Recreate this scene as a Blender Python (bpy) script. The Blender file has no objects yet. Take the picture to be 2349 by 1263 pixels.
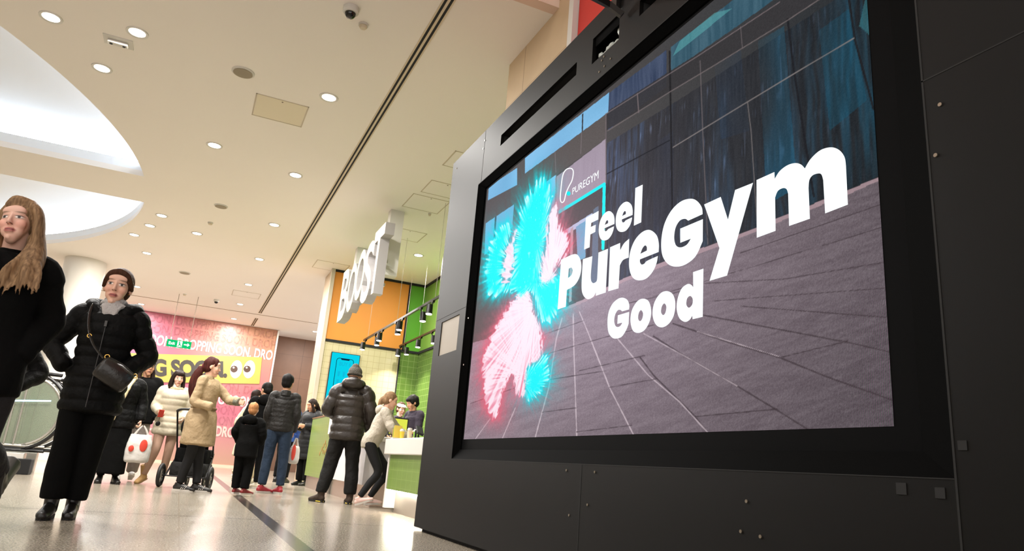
import bpy, bmesh, math, random
import numpy as np
from mathutils import Vector, Matrix
from mathutils.geometry import tessellate_polygon
random.seed(7); rng = np.random.RandomState(5)
SC = bpy.context.scene; COL = SC.collection
PI = math.pi
# ------------------------------------------------------------------ camera
PW, PH, FPX, CAMZ = 2349.0, 1263.0, 1640.0, 0.55
CAM = np.array([0., 0., CAMZ])
_d = np.array([409. - PW/2, 1027. - PH/2, FPX]); _Y = _d/np.linalg.norm(_d)
_h = np.array([1., .082, 0.]); _X = _h - _h.dot(_Y)*_Y; _X /= np.linalg.norm(_X)
_Z = np.cross(_X, _Y); _Z = -_Z if _Z[1] > 0 else _Z
ROT = np.array([_X, _Y, _Z])            # world = ROT @ (right, down, forward)
cd = bpy.data.cameras.new('camera'); cam = bpy.data.objects.new('camera', cd); COL.objects.link(cam)
cd.sensor_width = 36; cd.lens = FPX/PW*36; cd.clip_start = .05; cd.clip_end = 200
r_, u_, b_ = ROT @ np.array([1, 0, 0]), ROT @ np.array([0, -1, 0]), ROT @ np.array([0, 0, -1])
cam.matrix_world = Matrix(((r_[0], u_[0], b_[0], 0), (r_[1], u_[1], b_[1], 0), (r_[2], u_[2], b_[2], CAMZ), (0, 0, 0, 1)))
SC.camera = cam
SC.view_settings.view_transform = 'Standard'; SC.view_settings.look = 'None'
SC.view_settings.exposure = 0.27; SC.view_settings.gamma = 1.0; SC.view_settings.use_curve_mapping = False
SC.cycles.max_bounces = 8; SC.cycles.diffuse_bounces = 4; SC.cycles.glossy_bounces = 3; SC.cycles.transmission_bounces = 4
SC.cycles.transparent_max_bounces = 8; SC.cycles.sample_clamp_indirect = 4; SC.cycles.caustics_reflective = False; SC.cycles.caustics_refractive = False
w = bpy.data.worlds.new('mall_ambient'); SC.world = w; w.use_nodes = True
w.node_tree.nodes['Background'].inputs[0].default_value = (1.0, .95, .91, 1)
w.node_tree.nodes['Background'].inputs[1].default_value = 2.0
CEIL = 5.2
def area_lamp(name, loc, size, power, color, parent=None, rot=(0, 0, 0), sy=None, spread=None):
    l = bpy.data.lights.new(name, 'AREA'); l.energy = power; l.color = color
    l.shape = 'RECTANGLE' if sy else 'DISK'; l.size = size
    if sy: l.size_y = sy
    if spread: l.spread = spread
    o = bpy.data.objects.new(name, l); COL.objects.link(o); o.location = loc; o.rotation_euler = rot
    if parent: o.parent = parent
    return o
WARM = (1.0, .965, .92)
# unseen area lights added under the high ceiling to light the nearer hall
for _x, _y in ((-3.0, 3.6), (-6.5, 3.6), (-3.5, -1), (-7, -1)):
    area_lamp('near_hall_fill', (_x, _y, 7.35), .5, 70, WARM)

def ray(px, py): return ROT @ np.array([px - PW/2, py - PH/2, FPX])
def onz(px, py, z): r = ray(px, py); return Vector(CAM + (z - CAMZ)/r[2]*r)
def onx(px, py, x): r = ray(px, py); return Vector(CAM + x/r[0]*r)
def ony(px, py, y): r = ray(px, py); return Vector(CAM + y/r[1]*r)
# ------------------------------------------------------------------ materials
def s2l(c): c = c/255.; return c/12.92 if c <= .04045 else ((c + .055)/1.055)**2.4
def rgb(r, g, b): return (s2l(r), s2l(g), s2l(b), 1)
class NT:
    def __init__(s, name):
        s.m = bpy.data.materials.new(name); s.m.use_nodes = True; s.t = s.m.node_tree; s.N = s.t.nodes; s.b = s.N['Principled BSDF']
    def n(s, typ, **k):
        x = s.N.new(typ)
        for a, v in k.items():
            if isinstance(v, (tuple, list, float, int)) and a.startswith('i_'): x.inputs[int(a[2:])].default_value = v
            else: setattr(x, a, v)
        return x
    def l(s, a, b): s.t.links.new(a, b)
MC = {}
def mat(name, col, rough=.6, metal=0, emit=None, es=1, bump=0, bscale=60, var=0, vscale=8, stretch=None, spec=None, alpha=None, coat=0, sheen=0):
    if name in MC: return MC[name]
    k = NT(name); b = k.b
    b.inputs['Base Color'].default_value = col; b.inputs['Roughness'].default_value = rough; b.inputs['Metallic'].default_value = metal
    if spec is not None: b.inputs['Specular IOR Level'].default_value = spec
    if coat: b.inputs['Coat Weight'].default_value = coat
    if sheen: b.inputs['Sheen Weight'].default_value = sheen
    if emit: b.inputs['Emission Color'].default_value = emit; b.inputs['Emission Strength'].default_value = es
    if alpha is not None: b.inputs['Alpha'].default_value = alpha
    if bump or var:
        tc = k.n('ShaderNodeTexCoord'); src = tc.outputs['Object']
        if stretch:
            mp = k.n('ShaderNodeMapping'); mp.inputs['Scale'].default_value = stretch; k.l(src, mp.inputs[0]); src = mp.outputs[0]
    if var:
        nz = k.n('ShaderNodeTexNoise'); nz.inputs['Scale'].default_value = vscale; nz.inputs['Detail'].default_value = 5; k.l(src, nz.inputs['Vector'])
        mx = k.n('ShaderNodeMix', data_type='RGBA'); k.l(nz.outputs[0], mx.inputs[0])
        mx.inputs[6].default_value = tuple(min(1, c*(1 - var)) for c in col[:3]) + (1,)
        mx.inputs[7].default_value = tuple(min(1, c*(1 + var)) for c in col[:3]) + (1,)
        k.l(mx.outputs[2], b.inputs['Base Color'])
    if bump:
        nb = k.n('ShaderNodeTexNoise'); nb.inputs['Scale'].default_value = bscale; nb.inputs['Detail'].default_value = 4; k.l(src, nb.inputs['Vector'])
        bp = k.n('ShaderNodeBump'); bp.inputs['Strength'].default_value = min(1, bump); bp.inputs['Distance'].default_value = .02*max(1, bump)
        k.l(nb.outputs[0], bp.inputs['Height']); k.l(bp.outputs[0], b.inputs['Normal'])
    MC[name] = k.m; return k.m
def emat(name, col, s=1.0):
    if name in MC: return MC[name]
    k = NT(name); k.N.remove(k.b); e = k.n('ShaderNodeEmission', i_0=col, i_1=s); k.l(e.outputs[0], k.N['Material Output'].inputs[0]); MC[name] = k.m; return k.m
def tile_mat(name, col, grout, sx, sy, axes, rough=.3, gap=.03, var=.06):
    """square tiles: axes picks the two world axes the grid runs on"""
    if name in MC: return MC[name]
    k = NT(name); tc = k.n('ShaderNodeTexCoord'); sp = k.n('ShaderNodeSeparateXYZ'); k.l(tc.outputs['Object'], sp.inputs[0])
    def line(ax, s):
        a = k.n('ShaderNodeMath', operation='DIVIDE', i_1=s); k.l(sp.outputs[ax], a.inputs[0])
        f = k.n('ShaderNodeMath', operation='FRACT'); k.l(a.outputs[0], f.inputs[0])
        c = k.n('ShaderNodeMath', operation='LESS_THAN', i_1=gap); k.l(f.outputs[0], c.inputs[0]); return c
    a, b = line(axes[0], sx), line(axes[1], sy)
    m = k.n('ShaderNodeMath', operation='MAXIMUM'); k.l(a.outputs[0], m.inputs[0]); k.l(b.outputs[0], m.inputs[1])
    nz = k.n('ShaderNodeTexNoise'); nz.inputs['Scale'].default_value = 3; k.l(tc.outputs['Object'], nz.inputs['Vector'])
    v = k.n('ShaderNodeMix', data_type='RGBA'); k.l(nz.outputs[0], v.inputs[0])
    v.inputs[6].default_value = tuple(c*(1 - var) for c in col[:3]) + (1,); v.inputs[7].default_value = tuple(min(1, c*(1 + var)) for c in col[:3]) + (1,)
    mx = k.n('ShaderNodeMix', data_type='RGBA'); k.l(m.outputs[0], mx.inputs[0]); k.l(v.outputs[2], mx.inputs[6]); mx.inputs[7].default_value = grout
    k.l(mx.outputs[2], k.b.inputs['Base Color']); k.b.inputs['Roughness'].default_value = rough; MC[name] = k.m; return k.m
# ------------------------------------------------------------------ mesh helpers
def link(o, parent=None):
    COL.objects.link(o)
    if parent: o.parent = parent
    return o
def mobj(name, verts, faces, m=None, parent=None, smooth=False):
    me = bpy.data.meshes.new(name); me.from_pydata([tuple(v) for v in verts], [], faces); me.update()
    if m: me.materials.append(m)
    if smooth: me.polygons.foreach_set('use_smooth', [True]*len(me.polygons))
    return link(bpy.data.objects.new(name, me), parent)
class MB:
    """collects closed shapes into one mesh"""
    def __init__(s): s.v = []; s.f = []; s.mi = []; s.cur = 0
    def add(s, v, f):
        o = len(s.v); s.v += [Vector(a) for a in v]; s.f += [tuple(i + o for i in q) for q in f]; s.mi += [s.cur]*len(f); return s
    def box(s, a, b, bev=0):
        x0, y0, z0 = (min(a[i], b[i]) for i in range(3)); x1, y1, z1 = (max(a[i], b[i]) for i in range(3))
        if bev:
            bm = bmesh.new(); bmesh.ops.create_cube(bm, size=1)
            for v in bm.verts: v.co = Vector(((x0 + x1)/2 + v.co.x*(x1 - x0), (y0 + y1)/2 + v.co.y*(y1 - y0), (z0 + z1)/2 + v.co.z*(z1 - z0)))
            bmesh.ops.bevel(bm, geom=bm.edges[:] , offset=bev, segments=2, affect='EDGES', profile=.5); bm.verts.ensure_lookup_table()
            s.add([v.co for v in bm.verts], [[v.index for v in f.verts] for f in bm.faces]); bm.free(); return s
        v = [(x0, y0, z0), (x1, y0, z0), (x1, y1, z0), (x0, y1, z0), (x0, y0, z1), (x1, y0, z1), (x1, y1, z1), (x0, y1, z1)]
        return s.add(v, [(0, 3, 2, 1), (4, 5, 6, 7), (0, 1, 5, 4), (1, 2, 6, 5), (2, 3, 7, 6), (3, 0, 4, 7)])
    def cyl(s, a, b, r0, r1=None, n=20, cap=True):
        a, b = Vector(a), Vector(b); r1 = r0 if r1 is None else r1; d = (b - a).normalized()
        u = d.orthogonal().normalized(); w = d.cross(u); v = []
        for p, r in ((a, r0), (b, r1)): v += [p + (u*math.cos(2*PI*i/n) + w*math.sin(2*PI*i/n))*r for i in range(n)]
        f = [(i, (i + 1) % n, n + (i + 1) % n, n + i) for i in range(n)]
        if cap: f += [tuple(range(n - 1, -1, -1)), tuple(range(n, 2*n))]
        return s.add(v, f)
    def lathe(s, prof, c=(0, 0, 0), n=24, sx=1, sy=1):
        v = []; c = Vector(c)
        for r, z in prof: v += [c + Vector((r*sx*math.cos(2*PI*i/n), r*sy*math.sin(2*PI*i/n), z)) for i in range(n)]
        f = [(k*n + i, k*n + (i + 1) % n, (k + 1)*n + (i + 1) % n, (k + 1)*n + i) for k in range(len(prof) - 1) for i in range(n)]
        f += [tuple(range(n - 1, -1, -1)), tuple((len(prof) - 1)*n + i for i in range(n))]
        return s.add(v, f)
    def torus(s, c, axis, R, r, n=32, m=8, a0=0, a1=2*PI):
        axis = Vector(axis).normalized(); u = axis.orthogonal().normalized(); w = axis.cross(u); c = Vector(c)
        full = abs(a1 - a0 - 2*PI) < 1e-6; v = []
        for i in range(n if full else n + 1):
            t = a0 + (a1 - a0)*i/n; e = u*math.cos(t) + w*math.sin(t)
            v += [c + e*(R + r*math.cos(2*PI*j/m)) + axis*r*math.sin(2*PI*j/m) for j in range(m)]
        k = n if full else n
        return s.add(v, [(i*m + j, ((i + 1) % n if full else i + 1)*m + j, ((i + 1) % n if full else i + 1)*m + (j + 1) % m, i*m + (j + 1) % m) for i in range(k) for j in range(m)])
    def ell(s, c, r, rot=None, nu=20, nv=12):
        c = Vector(c); v = []; R = rot or Matrix.Identity(3)
        for j in range(nv + 1):
            p = PI*j/nv
            if j in (0, nv): v.append(c + R @ Vector((0, 0, r[2]*math.cos(p)))); continue
            v += [c + R @ Vector((r[0]*math.sin(p)*math.cos(2*PI*i/nu), r[1]*math.sin(p)*math.sin(2*PI*i/nu), r[2]*math.cos(p))) for i in range(nu)]
        f = [(0, 1 + i, 1 + (i + 1) % nu) for i in range(nu)]
        for j in range(nv - 2): f += [(1 + j*nu + i, 1 + (j + 1)*nu + i, 1 + (j + 1)*nu + (i + 1) % nu, 1 + j*nu + (i + 1) % nu) for i in range(nu)]
        L = len(v) - 1; o = 1 + (nv - 2)*nu; f += [(L, o + (i + 1) % nu, o + i) for i in range(nu)]
        return s.add(v, f)
    def tube(s, pts, rad, n=16, side=None, caps=(1, 1), sub=5, quilt=None, twist=0):
        """tapered limb: pts joints, rad (r) or (rx, ry) each; rx lies along side; quilt(t) multiplies the radius"""
        P = [Vector(p) for p in pts]; Rd = [(r, r) if isinstance(r, (int, float)) else r for r in rad]
        Q = []; RR = []; m = len(P)
        def cr(a, b, c, d, t): return .5*((2*b) + (c - a)*t + (2*a - 5*b + 4*c - d)*t*t + (3*b - a - 3*c + d)*t*t*t)
        for i in range(m - 1):
            for j in range(sub):
                t = j/sub; i0, i3 = max(i - 1, 0), min(i + 2, m - 1)
                Q.append(cr(P[i0], P[i], P[i + 1], P[i3], t))
                RR.append(tuple(max(.0015, cr(Rd[i0][k], Rd[i][k], Rd[i + 1][k], Rd[i3][k], t)) for k in (0, 1)))
        Q.append(P[-1]); RR.append(Rd[-1])
        T = [(Q[min(i + 1, len(Q) - 1)] - Q[max(i - 1, 0)]).normalized() for i in range(len(Q))]
        u = Vector(side) if side else T[0].orthogonal()
        rings = []; cum = [0.0]
        for i in range(1, len(Q)): cum.append(cum[-1] + (Q[i] - Q[i - 1]).length)
        tot = max(cum[-1], 1e-6)
        for i, (q, t) in enumerate(zip(Q, T)):
            u = (u - u.dot(t)*t)
            u = u.normalized() if u.length > 1e-5 else t.orthogonal().normalized()
            w_ = t.cross(u); k = quilt(cum[i]/tot) if quilt else 1
            rings.append((q, u.copy(), w_, RR[i][0]*k, RR[i][1]*k, t))
        out = []
        def ringv(q, u, w_, a, b): return [q + u*a*math.cos(2*PI*j/n) + w_*b*math.sin(2*PI*j/n) for j in range(n)]
        if caps[0]:
            q, u, w_, a, b, t = rings[0]
            for c in (.35, .7, .93): e = math.sqrt(1 - c*c); out.insert(0, ringv(q - t*c*min(a, b)*caps[0], u, w_, a*e, b*e))
        for q, u, w_, a, b, t in rings: out.append(ringv(q, u, w_, a, b))
        if caps[1]:
            q, u, w_, a, b, t = rings[-1]
            for c in (.35, .7, .93): e = math.sqrt(1 - c*c); out.append(ringv(q + t*c*min(a, b)*caps[1], u, w_, a*e, b*e))
        v = [p for r in out for p in r]; K = len(out)
        f = [(k*n + i, k*n + (i + 1) % n, (k + 1)*n + (i + 1) % n, (k + 1)*n + i) for k in range(K - 1) for i in range(n)]
        f += [tuple(range(n - 1, -1, -1)), tuple((K - 1)*n + i for i in range(n))]
        return s.add(v, f)
    def build(s, name, m, parent=None, smooth=False, fix=True):
        me = bpy.data.meshes.new(name); me.from_pydata([tuple(v) for v in s.v], [], s.f); me.update()
        for x in (m if isinstance(m, (list, tuple)) else [m]): me.materials.append(x)
        if any(s.mi): me.polygons.foreach_set('material_index', s.mi)
        if fix:
            bm = bmesh.new(); bm.from_mesh(me); bmesh.ops.recalc_face_normals(bm, faces=bm.faces); bm.to_mesh(me); bm.free()
        if smooth:
            me.polygons.foreach_set('use_smooth', [True]*len(me.polygons))
            try: me.set_sharp_from_angle(angle=math.radians(smooth if smooth is not True else 40))
            except Exception: pass
        return link(bpy.data.objects.new(name, me), parent)
def tag(o, label, cat, group=None, kind=None):
    o['label'] = label; o['category'] = cat
    if group: o['group'] = group
    if kind: o['kind'] = kind
    return o
def struct(o): o['kind'] = 'structure'; return o
def empty(name, loc=(0, 0, 0), rz=0, s=1):
    o = bpy.data.objects.new(name, None); COL.objects.link(o); o.location = loc; o.rotation_euler = (0, 0, rz); o.scale = (s, s, s); o.empty_display_size = .2; return o
def boxo(name, a, b, m, parent=None, bev=0): return MB().box(a, b, bev).build(name, m, parent)
KIDS = {}
def copy_tree(o, parent=None):
    c = o.copy(); COL.objects.link(c); c.parent = parent
    for ch in [x for x in COL.objects if x.parent == o]: copy_tree(ch, c)
    return c
# flat shapes ---------------------------------------------------------------
def poly2d(loops):
    """triangulated faces for an outline with holes (2D points)"""
    L = [[Vector((p[0], p[1], 0)) for p in lp] for lp in loops]
    tris = tessellate_polygon(L); pts = [p for lp in L for p in lp]; return pts, [tuple(t) for t in tris]
def smooth_loop(pts, sub=6):
    """points with a third value are corners; the rest are joined by curves"""
    n = len(pts); out = []
    P = [(p[0], p[1]) for p in pts]; C = [len(p) > 2 for p in pts]
    for i in range(n):
        a, b = P[i], P[(i + 1) % n]
        if C[i] and C[(i + 1) % n]: out.append(a); continue
        p0 = a if C[i] else P[i - 1]; p3 = b if C[(i + 1) % n] else P[(i + 2) % n]
        for j in range(sub):
            t = j/sub
            out.append(tuple(.5*((2*a[k]) + (b[k] - p0[k])*t + (2*p0[k] - 5*a[k] + 4*b[k] - p3[k])*t*t + (3*a[k] - p0[k] - 3*b[k] + p3[k])*t**3) for k in (0, 1)))
    return out
_fc = {}
def glyphs(txt, bold=.0, outline=0, extrude=0, spacing=1.0):
    key = (txt, bold, outline, extrude, spacing)
    if key in _fc: return _fc[key]
    c = bpy.data.curves.new('tmp', 'FONT'); c.body = txt; c.offset = bold; c.resolution_u = 4; c.space_character = spacing
    if outline: c.fill_mode = 'NONE'; c.bevel_depth = outline; c.bevel_resolution = 0
    if extrude: c.extrude = extrude
    o = bpy.data.objects.new('tmp', c); COL.objects.link(o); bpy.context.view_layer.update()
    me = bpy.data.meshes.new_from_object(o.evaluated_get(bpy.context.evaluated_depsgraph_get()))
    v = np.array([tuple(x.co) for x in me.vertices]); f = [tuple(p.vertices) for p in me.polygons]
    bpy.data.objects.remove(o); bpy.data.curves.remove(c); bpy.data.meshes.remove(me)
    _fc[key] = (v, f); return v, f
def text_on(name, txt, quad, m, parent=None, normal=(0, -1, 0), lift=.004, bold=.03, outline=0, extrude=0, spacing=1.0):
    """writes txt into the quad TL, TR, BR, BL (world points)"""
    v, f = glyphs(txt, bold, outline, 0, spacing); x0, y0 = v[:, 0].min(), v[:, 1].min(); x1, y1 = v[:, 0].max(), v[:, 1].max()
    TL, TR, BR, BL = [Vector(q) for q in quad]; N = Vector(normal); out = []
    for p in v:
        s, t = (p[0] - x0)/(x1 - x0), (p[1] - y0)/(y1 - y0)
        out.append((BL*(1 - s) + BR*s)*(1 - t) + (TL*(1 - s) + TR*s)*t + N*lift)
    if not extrude: return mobj(name, out, f, m, parent)
    o = mobj(name, out, f, m, parent); md = o.modifiers.new('s', 'SOLIDIFY'); md.thickness = extrude; md.offset = -1; return o
# ------------------------------------------------------------------ setting
def floor_mat():
    k = NT('granite_floor'); tc = k.n('ShaderNodeTexCoord'); src = tc.outputs['Object']
    sp = k.n('ShaderNodeSeparateXYZ'); k.l(src, sp.inputs[0])
    n1 = k.n('ShaderNodeTexNoise'); n1.inputs['Scale'].default_value = 85; n1.inputs['Detail'].default_value = 6; k.l(src, n1.inputs['Vector'])
    r1 = k.n('ShaderNodeValToRGB'); k.l(n1.outputs[0], r1.inputs[0]); e = r1.color_ramp.elements
    e[0].position = .36; e[0].color = rgb(92, 80, 66); e[1].position = .62; e[1].color = rgb(186, 177, 162)
    q = r1.color_ramp.elements.new(.5); q.color = rgb(152, 142, 126)
    n2 = k.n('ShaderNodeTexNoise'); n2.inputs['Scale'].default_value = .8; k.l(src, n2.inputs['Vector'])
    mx = k.n('ShaderNodeMix', data_type='RGBA', blend_type='MULTIPLY'); mx.inputs[0].default_value = .25; k.l(r1.outputs[0], mx.inputs[6]); k.l(n2.outputs[0], mx.inputs[7])
    def line(ax, off, s, gap):
        a = k.n('ShaderNodeMath', operation='SUBTRACT', i_1=off); k.l(sp.outputs[ax], a.inputs[0])
        d = k.n('ShaderNodeMath', operation='DIVIDE', i_1=s); k.l(a.outputs[0], d.inputs[0])
        f = k.n('ShaderNodeMath', operation='FRACT'); k.l(d.outputs[0], f.inputs[0])
        c = k.n('ShaderNodeMath', operation='LESS_THAN', i_1=gap/s); k.l(f.outputs[0], c.inputs[0]); return c.outputs[0]
    def one(ax, c0, wd):
        a = k.n('ShaderNodeMath', operation='SUBTRACT', i_1=c0); k.l(sp.outputs[ax], a.inputs[0])
        b = k.n('ShaderNodeMath', operation='ABSOLUTE'); k.l(a.outputs[0], b.inputs[0])
        c = k.n('ShaderNodeMath', operation='LESS_THAN', i_1=wd/2); k.l(b.outputs[0], c.inputs[0]); return c.outputs[0]
    def mxm(a, b):
        m = k.n('ShaderNodeMath', operation='MAXIMUM'); k.l(a, m.inputs[0]); k.l(b, m.inputs[1]); return m.outputs[0]
    thin = mxm(line(0, .105, 1.45, .006), line(1, .25, 1.34, .006))
    m1 = k.n('ShaderNodeMix', data_type='RGBA'); k.l(thin, m1.inputs[0]); k.l(mx.outputs[2], m1.inputs[6]); m1.inputs[7].default_value = rgb(128, 112, 92)
    j = one(1, 6.96, .03)
    m2 = k.n('ShaderNodeMix', data_type='RGBA'); k.l(j, m2.inputs[0]); k.l(m1.outputs[2], m2.inputs[6]); m2.inputs[7].default_value = rgb(48, 43, 38)
    s = one(0, .83, .12)
    m3 = k.n('ShaderNodeMix', data_type='RGBA'); k.l(s, m3.inputs[0]); k.l(m2.outputs[2], m3.inputs[6]); m3.inputs[7].default_value = rgb(44, 40, 37)
    k.l(m3.outputs[2], k.b.inputs['Base Color'])
    k.b.inputs['Roughness'].default_value = .2; k.b.inputs['Specular IOR Level'].default_value = .5
    return k.m
M_ceil = mat('cream_ceiling_paint', rgb(238, 232, 226), .8, var=.02, vscale=.7)
M_cove = mat('white_cove_paint', rgb(235, 238, 242), .8)
M_cream = mat('cream_wall_paint', rgb(206, 196, 180), .7, var=.03, vscale=1)
M_white = mat('white_metal', rgb(206, 203, 196), .5)
M_black = mat('black_metal', rgb(22, 21, 20), .35, metal=.3)
M_soft = mat('matte_black', rgb(14, 14, 14), .8)
struct(boxo('floor', (-16, -8, -.3), (9, 34, 0), floor_mat()))
# ceiling: a slab outline with two cove openings cut out of it
def arc_pts(y0, y1, n=28):
    cx, cy, R = -10.55, 14.25, 9.12
    return [(cx + math.sqrt(max(0, R*R - (y0 + (y1 - y0)*i/n - cy)**2)), y0 + (y1 - y0)*i/n) for i in range(n + 1)]
cy_ = 14.25
near = [(-13.0, 13.78)] + [(-13.0, 5.95)][:1] ; 
coveA = arc_pts(5.95, 13.78) + [(-13.0, 13.78), (-13.0, 5.95)]
coveB = arc_pts(15.35, 23.2) + [(-13.0, 23.2), (-13.0, 15.35)]
outer = [(-14.5, 5.85), (9, 5.85), (9, 34), (-14.5, 34)]
def slab(name, loops, z0, z1, m):
    pts, tr = poly2d(loops); n = len(pts)
    v = [(p.x, p.y, z0) for p in pts] + [(p.x, p.y, z1) for p in pts]; f = [t for t in tr] + [tuple(i + n for i in t[::-1]) for t in tr]; o = 0
    for lp in loops:
        k = len(lp); f += [(o + i, o + (i + 1) % k, n + o + (i + 1) % k, n + o + i) for i in range(k)]; o += k
    return mobj(name, v, f, m)
sl = slab('ceiling', [outer, coveA, coveB], CEIL, CEIL + .10, M_ceil); struct(sl)
# coves: upstand lip, ledge with hidden light strip, shallow dome above
for nm, loop in (('cove_near', coveA), ('cove_far', coveB)):
    k = len(loop); mb = MB()
    v = [(x, y, CEIL + .10) for x, y in loop] + [(x, y, CEIL + .26) for x, y in loop]
    cxm = sum(p[0] for p in loop)/k; cym = sum(p[1] for p in loop)/k
    o = mobj('ceiling_trim', v, [(i, (i + 1) % k, k + (i + 1) % k, k + i) for i in range(k)], M_cove); struct(o)
    # dome: loop pushed outwards, rising towards a crown line
    rings = []
    for g, z in ((1.08, .26),) + tuple((1.09*math.cos(a*PI/2/14), .34 + .62*math.sin(a*PI/2/14)) for a in range(14)):
        rings.append([(cxm + (x - cxm)*g, cym + (y - cym)*g, CEIL + z) for x, y in loop])
    v = [p for r in rings for p in r]
    f = [(a*k + i, a*k + (i + 1) % k, (a + 1)*k + (i + 1) % k, (a + 1)*k + i) for a in range(len(rings) - 1) for i in range(k)]
    f.append(tuple((len(rings) - 1)*k + i for i in range(k)))
    # ledge
    b = len(v); v += [(x, y, CEIL + .26) for x, y in loop]; f += [(i, (i + 1) % k, b + (i + 1) % k, b + i) for i in range(k)]
    o = mobj('ceiling', v, f, M_cove, smooth=True); o.data.set_sharp_from_angle(angle=.7); struct(o)
    m = NT('cove_led'); 
    tb = []
    for x, y in loop + loop[:1]:
        tb.append((cxm + (x - cxm)*1.035, cym + (y - cym)*1.035, CEIL + .30))
    arcn = 29
    mb = MB()
    for i in range(k):
        a, c = Vector(tb[i]), Vector(tb[i + 1])
        if (c - a).length > .01: mb.cyl(a, c, .02, n=6)
    tag(mb.build('cove_light_strip', emat('cove_led_light', (.80, .90, 1, 1), 26)), 'cool white light strip hidden on the ledge of the %s ceiling cove' % nm.split('_')[1], 'light strip')
# seam groove, linear diffuser slots
struct(boxo('ceiling_trim', (-14, 25.78, CEIL - .006), (3.7, 25.84, CEIL + .02), mat('seam_shadow', rgb(150, 132, 108), .9)))
for i, (ya, yb) in enumerate(((5.9, 25.5), (26.6, 28.35))):
    t = empty('linear_air_diffuser', (1.7, ya, CEIL))
    tag(t, ['long double slot air diffuser running along the ceiling', 'short double slot air diffuser above the pink hoarding'][i], 'air diffuser')
    L = yb - ya
    f_ = MB()
    for x0, x1 in ((-.062, -.044), (-.014, .014), (.044, .062)): f_.box((x0, 0, -.008), (x1, L, .0))
    f_.build('frame', mat('diffuser_paint', rgb(205, 190, 165), .6), t)
    for x0, x1 in ((-.044, -.014), (.014, .044)): boxo('slot', (x0, 0, -.003), (x1, L, -.0005), M_soft, t)
# fascia at the ceiling's near edge and the higher ceiling
struct(boxo('wall_fascia', (-14.5, 5.72, CEIL), (2.74, 5.85, 7.6), mat('sign_tinted_white', rgb(222, 196, 180), .7)))  # pink cast from the red sign is put into the fascia colour
struct(boxo('ceiling_high', (-16, -8, 7.5), (9, 5.72, 7.7), M_ceil))
# walls
M_stone = tile_mat('beige_limestone', rgb(190, 166, 134), rgb(150, 128, 100), 1.3, .66, (1, 2), .45, .012, .12)
M_pill = tile_mat('beige_marble', rgb(184, 162, 134), rgb(140, 120, 96), 9., 1.05, (1, 2), .35, .012, .08)
M_brown = tile_mat('brown_stone', rgb(112, 82, 64), rgb(86, 62, 48), 1.3, .9, (0, 2), .5, .012, .16)
struct(boxo('wall_right', (2.735, 5.42, 0), (3.2, 6.96, 7.6), M_stone))
boxo('trim_stone', (2.70, 5.33, 0), (2.78, 5.42, 7.6), M_white)['kind'] = 'structure'
struct(boxo('wall_column', (2.73, 17.86, 0), (3.0, 18.85, CEIL), M_pill))
struct(boxo('trim_shop', (2.70, 17.74, 0), (2.79, 17.86, CEIL), mat('pale_metal_trim', rgb(186, 176, 158), .35, metal=.2)))
struct(boxo('wall_far', (2.6, 29.85, 0), (9, 30.2, CEIL), M_brown))
struct(boxo('wall_back', (-16, 29.0, 0), (-2.6, 29.3, CEIL), M_cream))
struct(boxo('wall_left', (-16.2, -8, 0), (-16, 34, 7.7), M_cream))
struct(boxo('wall_shop_partition', (3.0, 18.0, 0), (9, 18.3, CEIL), M_cream))
# red sign panel beyond the stone wall
rd = boxo('sign_panel', (2.76, -1.5, 3.2), (2.9, 5.32, 7.45), mat('red_panel', rgb(196, 44, 34), .5, var=.06, vscale=2)); tag(rd, 'flat red sign panel above the black display, beside the stone wall', 'sign panel')
struct(boxo('wall_behind_sign', (2.95, -8, 0), (3.2, 5.4, 7.6), M_cream))
# shop walls
M_or = mat('orange_panel', rgb(200, 128, 38), .6, var=.05, vscale=1.5)
M_gr = mat('green_panel', rgb(78, 146, 24), .55, var=.05, vscale=1.5)
M_gr2 = mat('lime_panel', rgb(100, 140, 50), .7)
M_ct = tile_mat('cream_tiles', rgb(188, 178, 142), rgb(162, 150, 112), .15, .15, (0, 2), .25, .05, .05)
M_gt = tile_mat('green_tiles', rgb(88, 116, 52), rgb(124, 146, 88), .15, .15, (0, 2), .22, .06, .2)
M_gty = tile_mat('green_tiles_side', rgb(84, 112, 50), rgb(124, 146, 88), .15, .15, (1, 2), .22, .06, .2)
sw = boxo('wall_shop_back', (2.79, 17.8, 0), (4.70, 18.0, 3.39), M_ct); struct(sw)
struct(boxo('wall_shop_back_upper', (2.79, 17.8, 3.39), (4.76, 18.0, 5.16), M_or))
struct(boxo('wall_shop_green', (4.70, 17.8, 0), (5.2, 18.0, 3.39), M_gt))
struct(boxo('wall_shop_green_upper', (4.78, 17.8, 3.39), (5.2, 18.0, 5.16), M_gr))
struct(boxo('wall_shop_side', (5.2, 7.2, 0), (5.35, 18.0, 3.39), M_gty))
struct(boxo('wall_shop_side_upper', (5.2, 7.2, 3.39), (5.35, 18.0, 5.16), M_gr2))
struct(boxo('wall_shop_near', (3.2, 7.0, 0), (5.35, 7.2, CEIL), M_cream))
tb = MB()
tb.box((2.79, 17.77, 3.36), (5.2, 17.8, 3.42)); tb.box((2.79, 17.77, 5.14), (5.2, 17.8, 5.2)); tb.box((4.74, 17.77, 3.4), (4.79, 17.8, 5.14)); tb.box((4.69, 17.77, .9), (4.72, 17.8, 3.38))
tb.box((5.17, 7.3, 3.36), (5.2, 17.78, 3.42)); tb.box((5.17, 7.3, 5.14), (5.2, 17.78, 5.2))
struct(tb.build('trim_shop_black', M_soft))
# round column
mb = MB(); mb.lathe([(.53, 0), (.53, .12), (.5, .13), (.5, CEIL - .05), (.5, CEIL)], (-3.16, 21.75, 0), 48); o = mb.build('wall_column_round', mat('white_column_paint', rgb(206, 200, 190), .5), smooth=True); struct(o)
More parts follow.
